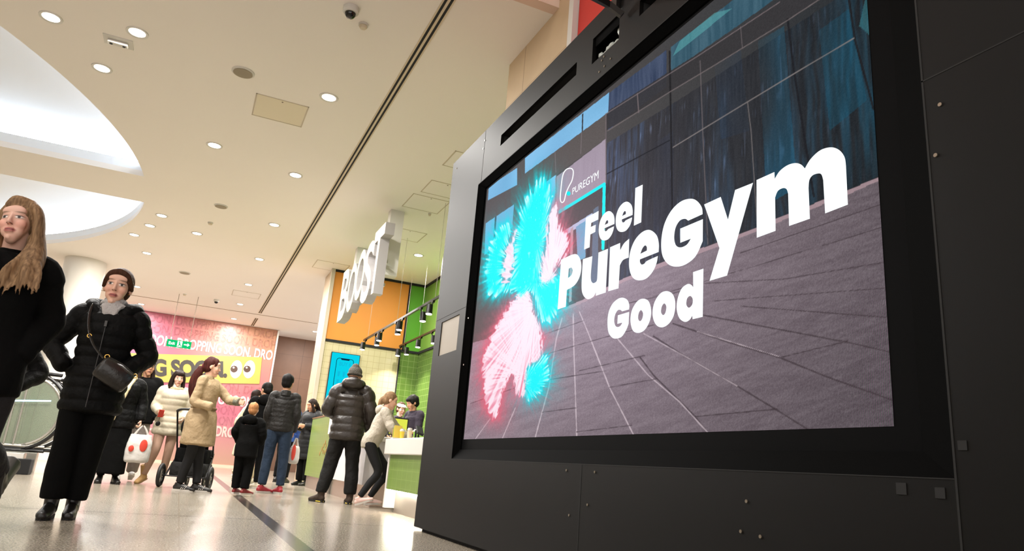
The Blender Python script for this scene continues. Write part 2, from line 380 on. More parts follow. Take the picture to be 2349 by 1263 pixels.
# ------------------------------------------------------------------ ceiling fittings
def downlight(loc, label, r=.094, power=132, group='round ceiling downlights'):
    t = empty('downlight', loc); tag(t, label, 'downlight', group)
    mb = MB(); n = 28; v = []
    for rr, z in ((r + .03, 0), (r + .028, -.012), (r, -.008), (r*.94, .0)): v += [(rr*math.cos(2*PI*i/n), rr*math.sin(2*PI*i/n), z) for i in range(n)]
    mb.add(v, [(k*n + i, k*n + (i + 1) % n, (k + 1)*n + (i + 1) % n, (k + 1)*n + i) for k in range(3) for i in range(n)])
    mb.build('trim_ring', M_white, t, smooth=True)
    c = MB(); c.cyl((0, 0, -.0075), (0, 0, -.002), r*.95, n=24); c.build('lens', emat('downlight_lens', (1, .93, .82, 1), 9), t)
    area_lamp('downlight_lamp', (0, 0, -.03), r*1.8, power, WARM, t)
    return t
def dcopy(proto, loc, label): c = copy_tree(proto); c.location = loc; c['label'] = label; return c
row = [8.95, 12.02, 15.1, 18.18, 21.3, 24.45, 27.4]
rn = ['nearest', 'second', 'third', 'fourth', 'fifth', 'sixth', 'farthest']
d0 = None
for i, y in enumerate(row):
    lb = '%s round downlight of the straight row left of the air diffuser' % rn[i]
    d0 = downlight((.98, y, CEIL), lb) if d0 is None else (dcopy(d0, (.98, y, CEIL), lb))
ex = [((117, 39), 'bright round downlight nearest the cove edge at upper left'), ((315, 74), 'bright round downlight right of the small emergency fitting'), ((234, 156), 'round downlight below the emergency fitting, close to the near cove'),
      ((492, 333), 'round downlight alone between the near cove tip and the straight row'), ((371, 494), 'first downlight of the curved line right of the far cove tip'), ((344, 517), 'second, brighter downlight of the curved line by the far cove'),
      ((308, 538), 'third downlight of the curved line by the far cove'), ((452, 535), 'round downlight between the far cove and the straight row'), ((337, 580), 'small downlight below the curved line, above the woman in front'),
      ((314, 657), 'far downlight just right of the front woman\'s head'), ((324, 697), 'far downlight over the left end of the pink hoarding'), ((723, 760), 'far downlight by the beige marble pillar'), ((960, 585), 'downlight inside the juice shop ceiling')]
for q, lb in ex: dcopy(d0, onz(q[0], q[1], CEIL), lb)
for x in (-6., -9.5):
    for y in (24., 27.5): dcopy(d0, (x, y, CEIL), 'round downlight in the ceiling far left of the front woman')
# speakers, detectors, hatches, cameras
def disc(name, q, r, m, lab, cat, grp=None, rim=None):
    p = onz(q[0], q[1], CEIL); t = empty(name, p); tag(t, lab, cat, grp)
    mb = MB(); mb.lathe([(r, 0), (r, -.012), (r*.86, -.018)][::-1], n=30); mb.build('rim', rim or M_white, t, smooth=True)
    c = MB(); c.lathe([(r*.85, -.024), (r*.82, -.014)], n=28); c.build('grille', m, t); return t
M_gril = mat('speaker_grille', rgb(158, 146, 126), .7, bump=.5, bscale=400)
disc('ceiling_speaker', (558, 165), .14, M_gril, 'large round ceiling speaker left of the square hatch', 'speaker', 'ceiling speakers')
disc('ceiling_speaker', (507, 472), .13, M_gril, 'small round ceiling speaker above the smoke detector', 'speaker', 'ceiling speakers')
disc('ceiling_speaker', (424, 625), .15, M_gril, 'distant round ceiling speaker over the exit sign', 'speaker', 'ceiling speakers')
for q, lb in (((834, 56), 'cream smoke detector beside the dome camera'), ((483, 510), 'small cream smoke detector under the ceiling speaker'), ((424, 674), 'tiny smoke detector above the exit sign'), ((986, 489), 'small sprinkler fitting on the ceiling near the shop hatches')):
    p = onz(q[0], q[1], CEIL); t = empty('smoke_detector', p); tag(t, lb, 'smoke detector', 'smoke detectors')
    k = .55 if q[0] == 986 else 1
    MB().lathe([(.055*k, 0), (.055*k, -.02)][::-1], n=20).build('base', M_white, t)
    MB().lathe([(.042*k, -.02), (.044*k, -.035), (.034*k, -.052), (.012, -.056)][::-1], n=20).build('sensor', mat('detector_plastic', rgb(205, 192, 168), .5), t, smooth=True)
for q, lb, s in (((806, 18), 'white dome security camera with a black eye, upper middle', 1.0), ((497, 687), 'small dome security camera in the far ceiling', 1.0)):
    p = onz(q[0], q[1], CEIL); t = empty('dome_camera', p, s=s); tag(t, lb, 'security camera', 'dome cameras')
    MB().lathe([(.085, 0), (.085, -.055), (.07, -.07)][::-1], n=24).build('housing', M_white, t, smooth=True)
    MB().lathe([(.058, -.066), (.056, -.09), (.04, -.115), (.012, -.125)][::-1], n=24).build('dome', mat('smoked_dome', rgb(18, 16, 15), .12), t, smooth=True)
p = onz(272, 95, CEIL); t = empty('emergency_light', p, .0); tag(t, 'small white twin eye emergency fitting between two bright downlights', 'emergency light')
boxo('plate', (-.16, -.11, -.01), (.16, .11, 0), M_white, t); boxo('housing', (-.11, -.04, -.05), (.11, .04, -.01), M_white, t, .01)
for sx in (-.07, .07): MB().cyl((sx, 0, -.056), (sx, 0, -.048), .018, n=12).build('eye', M_soft, t)
def hatch(c0, c1, lb, m=None):
    t = empty('ceiling_hatch', (c0[0], c0[1], CEIL)); tag(t, lb, 'hatch', 'ceiling access hatches'); W_, D_ = c1[0] - c0[0], c1[1] - c0[1]
    fr = MB()
    for a, b in (((0, 0), (W_, .015)), ((0, D_ - .015), (W_, D_)), ((0, 0), (.015, D_)), ((W_ - .015, 0), (W_, D_))): fr.box((a[0], a[1], -.006), (b[0], b[1], 0))
    fr.build('frame', mat('hatch_edge', rgb(196, 184, 164), .8), t)
    boxo('door', (.02, .02, -.004), (W_ - .02, D_ - .02, -.001), m or mat('hatch_panel', rgb(222, 212, 188), .6), t)
    MB().cyl((W_*.5, .06, -.008), (W_*.5, .06, -.003), .012, n=10).build('lock', mat('hatch_lock', rgb(110, 96, 74), .4), t)
hatch((.09, 9.38), (.79, 10.08), 'square cream access hatch right of the large ceiling speaker')
mh = M_ceil
hatch((2.96, 11.6), (3.66, 12.35), 'pale access hatch left of the display edge, nearest the bracket', mh)
for (a, b), lb in zip(((onz(990, 412, CEIL), .62), (onz(1045, 345, CEIL), .62), (onz(905, 520, CEIL), .7), (onz(728, 595, CEIL), .8), (onz(535, 664, CEIL), .8)),
                      ('pale ceiling hatch halfway hidden behind the display corner', 'pale ceiling hatch highest up beside the display', 'pale hatch just behind the hanging sign bracket', 'cream hatch left of the lit letters', 'cream hatch near the far end of the diffuser')):
    hatch((a.x, a.y), (a.x + b, a.y + b), lb, mh)
# ------------------------------------------------------------------ hoarding
HY = 28.5
def hoard_mat():
    k = NT('hoarding_print'); tc = k.n('ShaderNodeTexCoord'); sp = k.n('ShaderNodeSeparateXYZ'); k.l(tc.outputs['Object'], sp.inputs[0])
    mp = k.n('ShaderNodeMapping'); mp.inputs['Scale'].default_value = (.32, .1, .32); k.l(tc.outputs['Object'], mp.inputs[0])
    nz = k.n('ShaderNodeTexNoise'); nz.inputs['Scale'].default_value = 1.1; nz.inputs['Detail'].default_value = 2; k.l(mp.outputs[0], nz.inputs['Vector'])
    a = k.n('ShaderNodeMapRange'); a.inputs[1].default_value = -3; a.inputs[2].default_value = 3; k.l(sp.outputs[0], a.inputs[0])
    b = k.n('ShaderNodeMapRange'); b.inputs[1].default_value = 0; b.inputs[2].default_value = 5.2; k.l(sp.outputs[2], b.inputs[0])
    pr = k.n('ShaderNodeMath', operation='MULTIPLY'); k.l(a.outputs[0], pr.inputs[0]); k.l(b.outputs[0], pr.inputs[1])
    ad = k.n('ShaderNodeMath', operation='MULTIPLY_ADD', i_1=.5); k.l(nz.outputs[0], ad.inputs[0]); k.l(pr.outputs[0], ad.inputs[2])
    cr = k.n('ShaderNodeValToRGB'); k.l(ad.outputs[0], cr.inputs[0]); e = cr.color_ramp.elements
    e[0].position = .15; e[0].color = rgb(174, 92, 128); e[1].position = 1.1 if False else 1; e[1].color = rgb(172, 124, 98); q = e.new(.55); q.color = rgb(174, 90, 108)
    lo = k.n('ShaderNodeMapRange'); lo.inputs[1].default_value = 1.9; lo.inputs[2].default_value = .2; k.l(sp.outputs[2], lo.inputs[0])
    m2 = k.n('ShaderNodeMix', data_type='RGBA'); k.l(lo.outputs[0], m2.inputs[0]); k.l(cr.outputs[0], m2.inputs[6]); m2.inputs[7].default_value = rgb(178, 138, 120)
    wv = k.n('ShaderNodeTexWave'); wv.inputs['Scale'].default_value = 9; k.l(tc.outputs['Object'], wv.inputs['Vector'])
    m3 = k.n('ShaderNodeMix', data_type='RGBA'); m3.blend_type = 'MULTIPLY'; m3.inputs[0].default_value = .08; k.l(m2.outputs[2], m3.inputs[6]); k.l(wv.outputs[0], m3.inputs[7])
    k.l(m3.outputs[2], k.b.inputs['Base Color']); k.b.inputs['Roughness'].default_value = .4; return k.m
hd = boxo('hoarding', (-2.62, HY, 0), (2.66, HY + .12, 5.19), hoard_mat()); tag(hd, 'tall pink printed hoarding with repeated lettering across the back of the hall', 'hoarding')
boxo('edge_trim', (2.66, HY - .02, 0), (2.72, HY + .14, 5.19), M_white, hd); boxo('skirting', (-2.62, HY - .02, 0), (2.66, HY, .1), mat('peach_board', rgb(226, 190, 168), .5), hd)
HQ = lambda q: [ony(p[0], p[1], HY - .01) for p in q]
def rowtext(txt, z0, z1, x0, x1, m, outl=0, bold=.03, tilt=0.0):
    return text_on('outline_lettering' if outl else 'lettering', txt, [(x0, HY, z1), (x1, HY, z1 + tilt), (x1, HY, z0 + tilt), (x0, HY, z0)], m, hd, lift=.012, bold=bold, outline=outl)
M_pl = mat('pale_pink_ink', rgb(196, 126, 140), .5); M_wi = mat('white_ink', rgb(206, 184, 182), .5); M_gi = mat('charcoal_ink', rgb(52, 46, 42), .5); M_yel = mat('yellow_print', rgb(170, 154, 70), .5)
for z in (4.84, 4.46, 2.66, 1.86, 1.48):
    if z + .3 < 5.15: rowtext('ING SOON. DROPPING SOON. DROP', z, z + .30, -2.6, 2.64, M_pl, .007, 0.0)
rowtext('PING SOON. DROPPING SOON. DRO', 4.02, 4.40, -2.6, 2.62, M_wi, bold=.026)
rowtext('OPPING SOON. DROPPING SOON. D', 2.2, 2.58, -2.6, 2.6, M_wi, bold=.026)
rowtext('SOON. DROPPING SOON. DROPPING', 1.06, 1.44, -2.55, 2.6, mat('faint_white_ink', rgb(220, 172, 164), .5), bold=.035)
bq = HQ([(348, 811), (601, 819), (595, 880), (360, 876)]); ext = lambda a, b, t: a + (b - a)*t
bl_t, bl_b = ext(bq[1], bq[0], 1.25), ext(bq[2], bq[3], 1.25)
mb = MB(); q4 = [bl_t, bq[1], bq[2], bl_b]; mb.add([(p.x, HY - .02, p.z) for p in q4] + [(p.x, HY - .004, p.z) for p in q4], [(0, 1, 2, 3), (7, 6, 5, 4), (0, 4, 5, 1), (1, 5, 6, 2), (2, 6, 7, 3), (3, 7, 4, 0)])
mb.build('yellow_banner', M_yel, hd)
tq = HQ([(262, 819), (521, 828), (521, 866), (262, 861)])
text_on('banner_lettering', 'PPING SOON.', tq, M_gi, hd, lift=.02, bold=.045, spacing=.93)
for cx0 in (955, 1073):
    c = ony(300 + cx0/3.948, 640 + 815/3.948, HY - .03); e = MB()
    e.cyl((c.x, HY - .024, c.z), (c.x, HY - .02, c.z), 1, n=32); n_ = 32
    for i in range(len(e.v)):
        d = e.v[i] - Vector((c.x, e.v[i].y, c.z)); e.v[i] = Vector((c.x + d.x*.205, e.v[i].y, c.z + d.z*.335))
    ev = e.build('eye_print', mat('eye_white_ink', rgb(190, 182, 182), .5), hd)
    MB().cyl((c.x - .075, HY - .028, c.z), (c.x - .075, HY - .024, c.z), .125, n=24).build('iris_print', mat('brown_ink', rgb(66, 42, 30), .4), ev)
    MB().cyl((c.x - .10, HY - .031, c.z + .05), (c.x - .10, HY - .028, c.z + .05), .035, n=16).build('glint_print', M_wi, ev)
# ------------------------------------------------------------------ exit sign
EY = 24.3
q = [ony(a, b, EY) for a, b in ((384, 777), (440, 784), (438, 800), (382, 793))]
ex0, ex1, ez0, ez1 = q[0].x, q[1].x, (q[3].z + q[2].z)/2, (q[0].z + q[1].z)/2
t = empty('exit_sign', ((ex0 + ex1)/2, EY, ez1)); tag(t, 'green lit exit sign with arrow hanging on two rods before the pink hoarding', 'exit sign')
W_, Hh = (ex1 - ex0), ez1 - ez0
boxo('housing', (-W_/2, 0, -Hh), (W_/2, .06, 0), emat('exit_green', rgb(20, 190, 110), 1.0), t)
ew = emat('exit_white', (1, 1, 1, 1), 1.1)
text_on('lettering', 'Exit', [(-W_*.42, -.004, -Hh*.28), (-W_*.16, -.004, -Hh*.28), (-W_*.16, -.004, -Hh*.72), (-W_*.42, -.004, -Hh*.72)], ew, t)
mb = MB(); mb.box((-W_*.07, -.006, -Hh*.92), (W_*.13, -.003, -Hh*.08)); mb.build('door_symbol', ew, t)
mb = MB(); mb.ell((W_*.01, -.009, -Hh*.25), (.022, .003, .022)); mb.tube([(W_*.02, -.009, -Hh*.38), (W_*.03, -.009, -Hh*.6)], [(.022, .003)]*2, side=(1, 0, 0)); mb.tube([(W_*.03, -.009, -Hh*.6), (W_*.09, -.009, -Hh*.7), (W_*.1, -.009, -Hh*.88)], [(.01, .003)]*3, side=(1, 0, 0)); mb.tube([(W_*.03, -.009, -Hh*.6), (0, -.009, -Hh*.72), (-W_*.05, -.009, -Hh*.8)], [(.01, .003)]*3, side=(1, 0, 0)); mb.build('running_figure', emat('exit_green', 0), t)
mb = MB(); a = W_*.2; z = -Hh/2; mb.add([(a, -.005, z + .018), (a + .1, -.005, z + .018), (a + .1, -.005, z + .06), (a + .17, -.005, z), (a + .1, -.005, z - .06), (a + .1, -.005, z - .018), (a, -.005, z - .018)], [(0, 1, 5, 6), (2, 3, 4)]); mb.build('arrow', ew, t, fix=False)
for px, x in ((408, -.22*W_), (461, W_*.75)):
    x = -W_*.4 if px == 408 else W_*.4
    MB().cyl((x, .03, 0), (x, .03, CEIL - ez1), .008, n=8).build('rod', mat('rod_metal', rgb(120, 108, 92), .4), t)
# ------------------------------------------------------------------ big advertising display
KX, SX = 2.10, 2.16
M_kio = mat('dark_taupe_laminate', rgb(7, 6, 5), .55, var=.10, vscale=1.2, spec=.15)
M_bev = mat('dark_frame_metal', rgb(4, 4, 4), .8, spec=.03)
disp = empty('advertising_display', (KX, 2.5, 0)); tag(disp, 'huge black freestanding advertising display with a lit screen, filling the right side', 'advertising display')
def kchild(o): o.parent = disp; o.matrix_parent_inverse = disp.matrix_world.inverted() if False else Matrix.Translation((-KX, -2.5, 0)); return o
OY0, OY1, OZ0, OZ1 = 1.46, 5.86, .645, 3.13        # bevel outer edge
holes = [[(OY0, OZ0), (OY1, OZ0), (OY1, OZ1), (OY0, OZ1)],
         [(4.03, 3.335), (5.39, 3.335), (5.39, 3.44), (4.03, 3.44)],
         [(3.47, 3.30), (3.81, 3.30), (3.81, 3.50), (3.47, 3.50)],
         [(1.9, 3.33), (3.24, 3.33), (3.24, 3.44), (1.9, 3.44)],
         [(6.02, 1.59), (6.52, 1.59), (6.52, 1.92), (6.02, 1.92)]]
outl = [(-1.6, .03), (6.70, .03), (6.70, 3.665), (-1.6, 3.665)]
loops = [outl] + holes
pts, tr = poly2d(loops); n = len(pts); TH = .03
v = [(KX, p.x, p.y) for p in pts] + [(KX + TH, p.x, p.y) for p in pts]; f = list(tr) + [tuple(i + n for i in t) for t in tr]; o_ = 0
for lp in loops:
    k = len(lp); f += [(o_ + i, o_ + (i + 1) % k, n + o_ + (i + 1) % k, n + o_ + i) for i in range(k)]; o_ += k
kchild(mobj('front_panel', v, f, M_kio))
kb = MB(); kb.box((KX + .03, 6.66, .03), (2.66, 6.70, 3.665)); kb.box((KX + .03, -1.6, 3.62), (2.66, 6.66, 3.665)); kb.box((2.62, -1.6, .03), (2.66, 6.66, 3.62)); kb.box((KX + .03, -1.6, .03), (2.62, -1.56, 3.62))
kchild(kb.build('casing', M_kio)); kchild(boxo('plinth', (KX + .05, -1.5, 0), (2.6, 6.60, .03), M_soft))
for a in ((4.03, 5.39, 3.335, 3.44), (1.9, 3.24, 3.33, 3.44)):
    m_ = MB(); y0, y1, z0, z1 = a; m_.box((KX + .14, y0 - .02, z0 - .02), (KX + .15, y1 + .02, z1 + .02)); m_.box((KX + .03, y0 - .02, z1), (KX + .14, y1 + .02, z1 + .02)); m_.box((KX + .03, y0 - .02, z0 - .02), (KX + .14, y1 + .02, z0)); m_.box((KX + .03, y1, z0), (KX + .14, y1 + .02, z1)); m_.box((KX + .03, y0 - .02, z0), (KX + .14, y0, z1))
    vo = kchild(m_.build('vent_slot', M_soft))
    fl = MB(); fl.cyl((KX + .10, y0, z0 + .03), (KX + .10, y1, z0 + .03), .018, n=10); c_ = fl.build('roller', M_black, vo); c_.matrix_parent_inverse = Matrix.Identity(4)
# open pocket with crumpled clear plastic
pk = MB(); pk.box((KX + .10, 3.45, 3.28), (KX + .11, 3.83, 3.52)); pk.box((KX + .03, 3.45, 3.5), (KX + .10, 3.83, 3.52)); pk.box((KX + .03, 3.45, 3.28), (KX + .10, 3.83, 3.30)); pk.box((KX + .03, 3.81, 3.3), (KX + .10, 3.83, 3.5)); pk.box((KX + .03, 3.45, 3.3), (KX + .10, 3.47, 3.5))
pk.box((KX + .012, 3.49, 3.43), (KX + .022, 3.79, 3.50)); kchild(pk.build('recess_box', M_bev))
pl = MB(); r2 = random.Random(3)
for i in range(9):
    y = 3.50 + i*.034; z = 3.345 + .018*math.sin(i*1.7) + (.05 if i < 2 else 0) + (3 < i < 6)*.0
    pl.ell((KX + .05, y, z + .012*r2.random()), (.020, .026, .024 + .014*r2.random()), Matrix.Rotation(r2.random()*2, 3, 'X'), 7, 5)
tag(pl.build('plastic_wrap', mat('crumpled_plastic', rgb(200, 208, 205), .25, alpha=.9)), 'crumpled clear plastic stuffed in the open recess at the display top', 'plastic wrap')
# inspection window on the left with pale back plate
kchild(boxo('inspection_plate', (KX + .008, 6.02, 1.59), (KX + .02, 6.52, 1.92), mat('pale_plate', rgb(144, 134, 120), .6)))
# bevelled surround, mitred
IY0, IY1, IZ0, IZ1 = 1.59, 5.80, .725, 3.085
oc = [(OY0, OZ0), (OY1, OZ0), (OY1, OZ1), (OY0, OZ1)]; ic = [(IY0, IZ0), (IY1, IZ0), (IY1, IZ1), (IY0, IZ1)]
for i in range(4):
    j = (i + 1) % 4; a, b, c, d = oc[i], oc[j], ic[j], ic[i]; g = .002
    vv = [(KX + .003, *a), (KX + .003, *b), (SX - .012, *c), (SX - .012, *d)]; vv += [(x + .012, y, z) for x, y, z in vv]
    kchild(mobj('bevel_frame', vv, [(0, 1, 2, 3), (7, 6, 5, 4), (0, 4, 5, 1), (1, 5, 6, 2), (2, 6, 7, 3), (3, 7, 4, 0)], M_bev))
sm = MB()
for a, b in (((OY0, OZ0 - .004), (OY1, OZ0 - .001)), ((OY0, OZ1 + .001), (OY1, OZ1 + .006)), ((OY1 + .001, OZ0), (OY1 + .006, OZ1)), ((OY0 - .008, .03), (OY0 - .001, 3.66))): sm.box((KX - .0012, a[0], a[1]), (KX + .002, b[0], b[1]))
sm.box((KX - .0012, 5.795, 3.13), (KX + .001, 5.80, 3.66)); sm.box((KX - .0012, 3.665, .03), (KX + .001, 3.67, .64)); sm.box((KX - .0012, -1.6, 1.962), (KX + .001, OY0, 1.967)); sm.box((KX - .0012, 5.86, 1.96), (KX + .001, 6.70, 1.964))
sm.box((KX - .0012, 3.44, 3.50), (KX + .001, 3.46, 3.52)); kchild(sm.build('panel_seam', M_soft))
# mask around the screen
YA, YB, ZA, ZB = 1.695, 5.765, .808, 3.062
mk = MB(); mk.box((SX - .002, IY0 - .03, IZ0 - .03), (SX + .02, IY1 + .03, ZA)); mk.box((SX - .002, IY0 - .03, ZB), (SX + .02, IY1 + .03, IZ1 + .05)); mk.box((SX - .002, IY0 - .03, ZA), (SX + .02, YA, ZB)); mk.box((SX - .002, YB, ZA), (SX + .02, IY1 + .03, ZB))
kchild(mk.build('screen_mask', mat('mask_black', rgb(5, 5, 6), .7, spec=.05)))
# screws
for q in ((1109, 341), (1113, 322), (1048, 386), (1075, 729), (1064, 836), (1300, 1078), (1348, 1157), (1306, 1181), (1365, 1082), (2157, 240), (2147, 356), (1386, 130), (1381, 139), (1401, 135), (1387, 152), (1375, 165), (1713, 1149), (1745, 1230), (1700, 1218)):
    p = onx(q[0], q[1], KX); mb = MB(); mb.cyl((KX - .004, p.y, p.z), (KX, p.y, p.z), .007, n=10); kchild(mb.build('screw', mat('steel_screw', rgb(150, 140, 126), .3, metal=.8)))
for q, r in (((2068, 1120), .018), ((2157, 1130), .016), ((2208, 1021), .014)):
    p = onx(q[0], q[1], KX); mb = MB(); mb.box((KX - .002, p.y - r, p.z - r), (KX, p.y + r, p.z + r)); kchild(mb.build('cap', M_soft))
# bent arm clamped to the display's top edge
ar = empty('lamp_arm', (KX - .03, 3.55, 3.66)); tag(ar, 'black bent metal arm clamped to the top edge of the display', 'bracket arm')
a1 = MB()
def bar(mb, a, b, w, h):
    a, b = Vector(a), Vector(b); d = (b - a).normalized(); s = d.cross(Vector((0, 0, 1))).normalized()*w/2; u = s.cross(d).normalized()*h/2
    mb.add([a - s - u, a + s - u, a + s + u, a - s + u, b - s - u, b + s - u, b + s + u, b - s + u], [(0, 3, 2, 1), (4, 5, 6, 7), (0, 1, 5, 4), (1, 2, 6, 5), (2, 3, 7, 6), (3, 0, 4, 7)])
pA, pB = onx(1418, 32, KX - .03), onx(1395, 10, KX - .12)
pC = onx(1352, -14, KX - .5); L = lambda p: p - Vector((KX - .03, 3.55, 3.66))
bar(a1, L(pA) + Vector((0, -.05, -.04)), L(pB), .03, .04); bar(a1, L(pB), L(pC), .03, .04)
a1.build('arm', M_black, ar); MB().cyl(L(pB) - Vector((.022, 0, 0)), L(pB) + Vector((.022, 0, 0)), .016, n=12).build('bolt', M_bev, ar)
boxo('clamp', (-.0, -.08, -.12), (.028, -.02, .0), M_black, ar)

# ------------------------------------------------------------------ the picture on the screen
NYs, NZs = 1180, 620
yy = np.linspace(YB, YA, NYs + 1); zz = np.linspace(ZA, ZB, NZs + 1)
GY, GZ = np.meshgrid(yy, zz)                       # rows: z, cols: y (left to right as seen)
P3 = np.stack([np.full(GY.size, SX), GY.ravel(), GZ.ravel() - CAMZ], 1) @ ROT   # camera space
UX = PW/2 + FPX*P3[:, 0]/P3[:, 2]; UY = PH/2 + FPX*P3[:, 1]/P3[:, 2]            # where each screen dot falls in the reference frame
def inpoly(poly, X=None, Y=None):
    X = UX if X is None else X; Y = UY if Y is None else Y
    r = np.zeros(X.shape, bool); n = len(poly); j = n - 1
    for i in range(n):
        xi, yi = poly[i][:2]; xj, yj = poly[j][:2]
        c = ((yi > Y) != (yj > Y)); c &= X < (xj - xi)*(Y - yi)/((yj - yi) if yj != yi else 1e-9) + xi
        r ^= c; j = i
    return r
def dseg(a, b, X=None, Y=None):
    X = UX if X is None else X; Y = UY if Y is None else Y
    dx, dy = b[0] - a[0], b[1] - a[1]; t = np.clip(((X - a[0])*dx + (Y - a[1])*dy)/(dx*dx + dy*dy + 1e-9), 0, 1)
    return np.hypot(X - a[0] - t*dx, Y - a[1] - t*dy)
def dline(pl, X=None, Y=None):
    d = None
    for a, b in zip(pl[:-1], pl[1:]): e = dseg(a, b, X, Y); d = e if d is None else np.minimum(d, e)
    return d
def vnoise(x, y, seed=0):
    xi = np.floor(x).astype(np.int64); yi = np.floor(y).astype(np.int64); fx = x - xi; fy = y - yi; fx = fx*fx*(3 - 2*fx); fy = fy*fy*(3 - 2*fy)
    def h(a, b): n = (a*374761393 + b*668265263 + seed*974711) & 0x7fffffff; n = ((n ^ (n >> 13))*1274126177) & 0x7fffffff; return ((n ^ (n >> 16)) & 0xffff)/65535.
    return (h(xi, yi)*(1 - fx) + h(xi + 1, yi)*fx)*(1 - fy) + (h(xi, yi + 1)*(1 - fx) + h(xi + 1, yi + 1)*fx)*fy
Yv, Zv = GY.ravel(), GZ.ravel(); A = lambda *c: np.array(c, float)
img = np.zeros((UX.size, 3))
# facade
t = np.clip((UX - 1100)/950, 0, 1)[:, None]
img[:] = A(96, 90, 88)*(1 - t) + A(40, 44, 48)*t
def fill(poly, col, a=1.0, noise=None):
    m = inpoly(poly); c = A(*col)[None, :] if noise is None else A(*col)[None, :] + noise[m][:, None]*A(1, 1, 1)
    img[m] = img[m]*(1 - a) + c*a
# glass bays of the upper building with streaks
st = .55*vnoise(Yv*70 + 2*vnoise(Yv*5, Zv*6, 8), Zv*7, 3) + .45*vnoise(Yv*23, Zv*2.6, 5); st2 = .6*vnoise(Yv*2.3 + 5, Zv*1.3, 9) + .4*vnoise(Yv*7, Zv*2.1, 19); st3 = vnoise(Yv*90, Zv*9, 4)
fine = np.clip(vnoise(Yv*110, Zv*11, 6)*3.4 - 2.6, 0, 1)*np.clip(vnoise(Yv*9, Zv*9, 7)*2 - .6, 0, 1)
glass = [(1391, 330), (1560, 228), (2010, -60), (2020, 402), (1943, 436), (1738, 521), (1500, 609), (1347, 683), (1392, 560)]
m = inpoly(glass); t = np.clip((UX[m] - 1390)/640, 0, 1)[:, None]
base = A(64, 62, 66)*(1 - t) + A(34, 38, 42)*t
bl = np.clip(st[m]*1.7 - .55, 0, 1)[:, None]*np.clip(st2[m]*2.4 - .85, 0, 1)[:, None]*(.35 + .65*np.clip((520 - UY[m])/260, 0, 1))[:, None]
img[m] = base + bl*(A(30, 52, 92)*(1 - t) + A(4, 58, 80)*t) + fine[m][:, None]*(A(60, 74, 100)*(1 - t*.7)) + (st3[m][:, None] - .5)*9
for pl, c, a in (([(1500, 330), (1545, 300), (1548, 560), (1500, 590)], (44, 60, 96), .3), ([(1740, 95), (1800, 60), (1830, 430), (1760, 470)], (28, 84, 112), .5), ([(1880, 70), (1950, 20), (1990, 230), (1905, 300)], (24, 70, 90), .45), ([(1640, 150), (1700, 110), (1720, 300), (1655, 320)], (30, 60, 96), .3)):
    mm = inpoly(pl); s_ = np.clip(st2[mm]*1.8 - .3, 0, 1)[:, None]*a; img[mm] = img[mm]*(1 - s_) + A(*c)*s_*1.25
# upper bright band of glass and the cladding band
up = [(1391, 228), (1560, 98), (1660, 15), (1700, -30), (1800, -60), (1800, -10), (1391, 262)]
fill([(1396, 215), (1530, 115), (1530, 200), (1396, 298)], (62, 84, 128), .55, (st - .5)*60)
fill([(1540, 108), (1690, -5), (1790, -10), (1690, 62), (1540, 165)], (54, 112, 140), .55, (st - .5)*60)
fill([(1560, 95), (1640, 30), (1680, 20), (1600, 85), (1545, 128)], (96, 180, 180), .5)
fill([(1390, 258), (1535, 165), (1700, 62), (1900, -70), (1900, -10), (1700, 115), (1536, 212), (1390, 300)], (58, 56, 58), .9)
fill([(1990, -20), (2008, -20), (2012, 95), (1972, 60)], (60, 130, 140), .5)
# left: sky strips between dark beams
sky = lambda p: fill(p, (128, 186, 226), 1, (vnoise(Yv*3, Zv*6, 2) - .5)*26)
sky([(1205, 362), (1398, 212), (1396, 258), (1205, 398)]); sky([(1122, 428), (1187, 385), (1187, 424), (1120, 460)])
sky([(1115, 508), (1180, 466), (1176, 520), (1140, 560), (1112, 585)]); sky([(1240, 420), (1276, 396), (1272, 500), (1240, 520)])
fill([(1336, 262), (1339, 260), (1338, 308), (1335, 310)], (60, 62, 66)); fill([(1136, 496), (1140, 494), (1136, 560), (1132, 565)], (70, 76, 84))
fill([(1205, 398), (1391, 262), (1391, 318), (1205, 452)], (92, 86, 84)); fill([(1115, 462), (1187, 424), (1205, 398), (1205, 452), (1115, 512)], (92, 86, 86))
# PureGym lilac fascia and doorway
fill([(1274, 408), (1391, 318), (1391, 422), (1276, 490)], (160, 146, 160), 1, (st - .5)*8)
fill([(1276, 490), (1388, 424), (1385, 668), (1299, 704), (1276, 640)], (84, 78, 78))
fill([(1286, 535), (1360, 488), (1360, 500), (1290, 545)], (176, 188, 214)); fill([(1322, 520), (1344, 506), (1344, 590), (1326, 600)], (110, 160, 190))
fill([(1362, 480), (1374, 472), (1372, 660), (1356, 668)], (100, 110, 126)); fill([(1310, 525), (1316, 520), (1312, 690), (1306, 694)], (170, 158, 160)); fill([(1348, 500), (1356, 495), (1352, 670), (1344, 672)], (60, 58, 62))
cy = dline([(1279, 489), (1387, 422), (1384, 570)]); img[(cy < 3.4) & inpoly([(1270, 480), (1400, 405), (1395, 590), (1270, 510)])] = A(34, 236, 240)
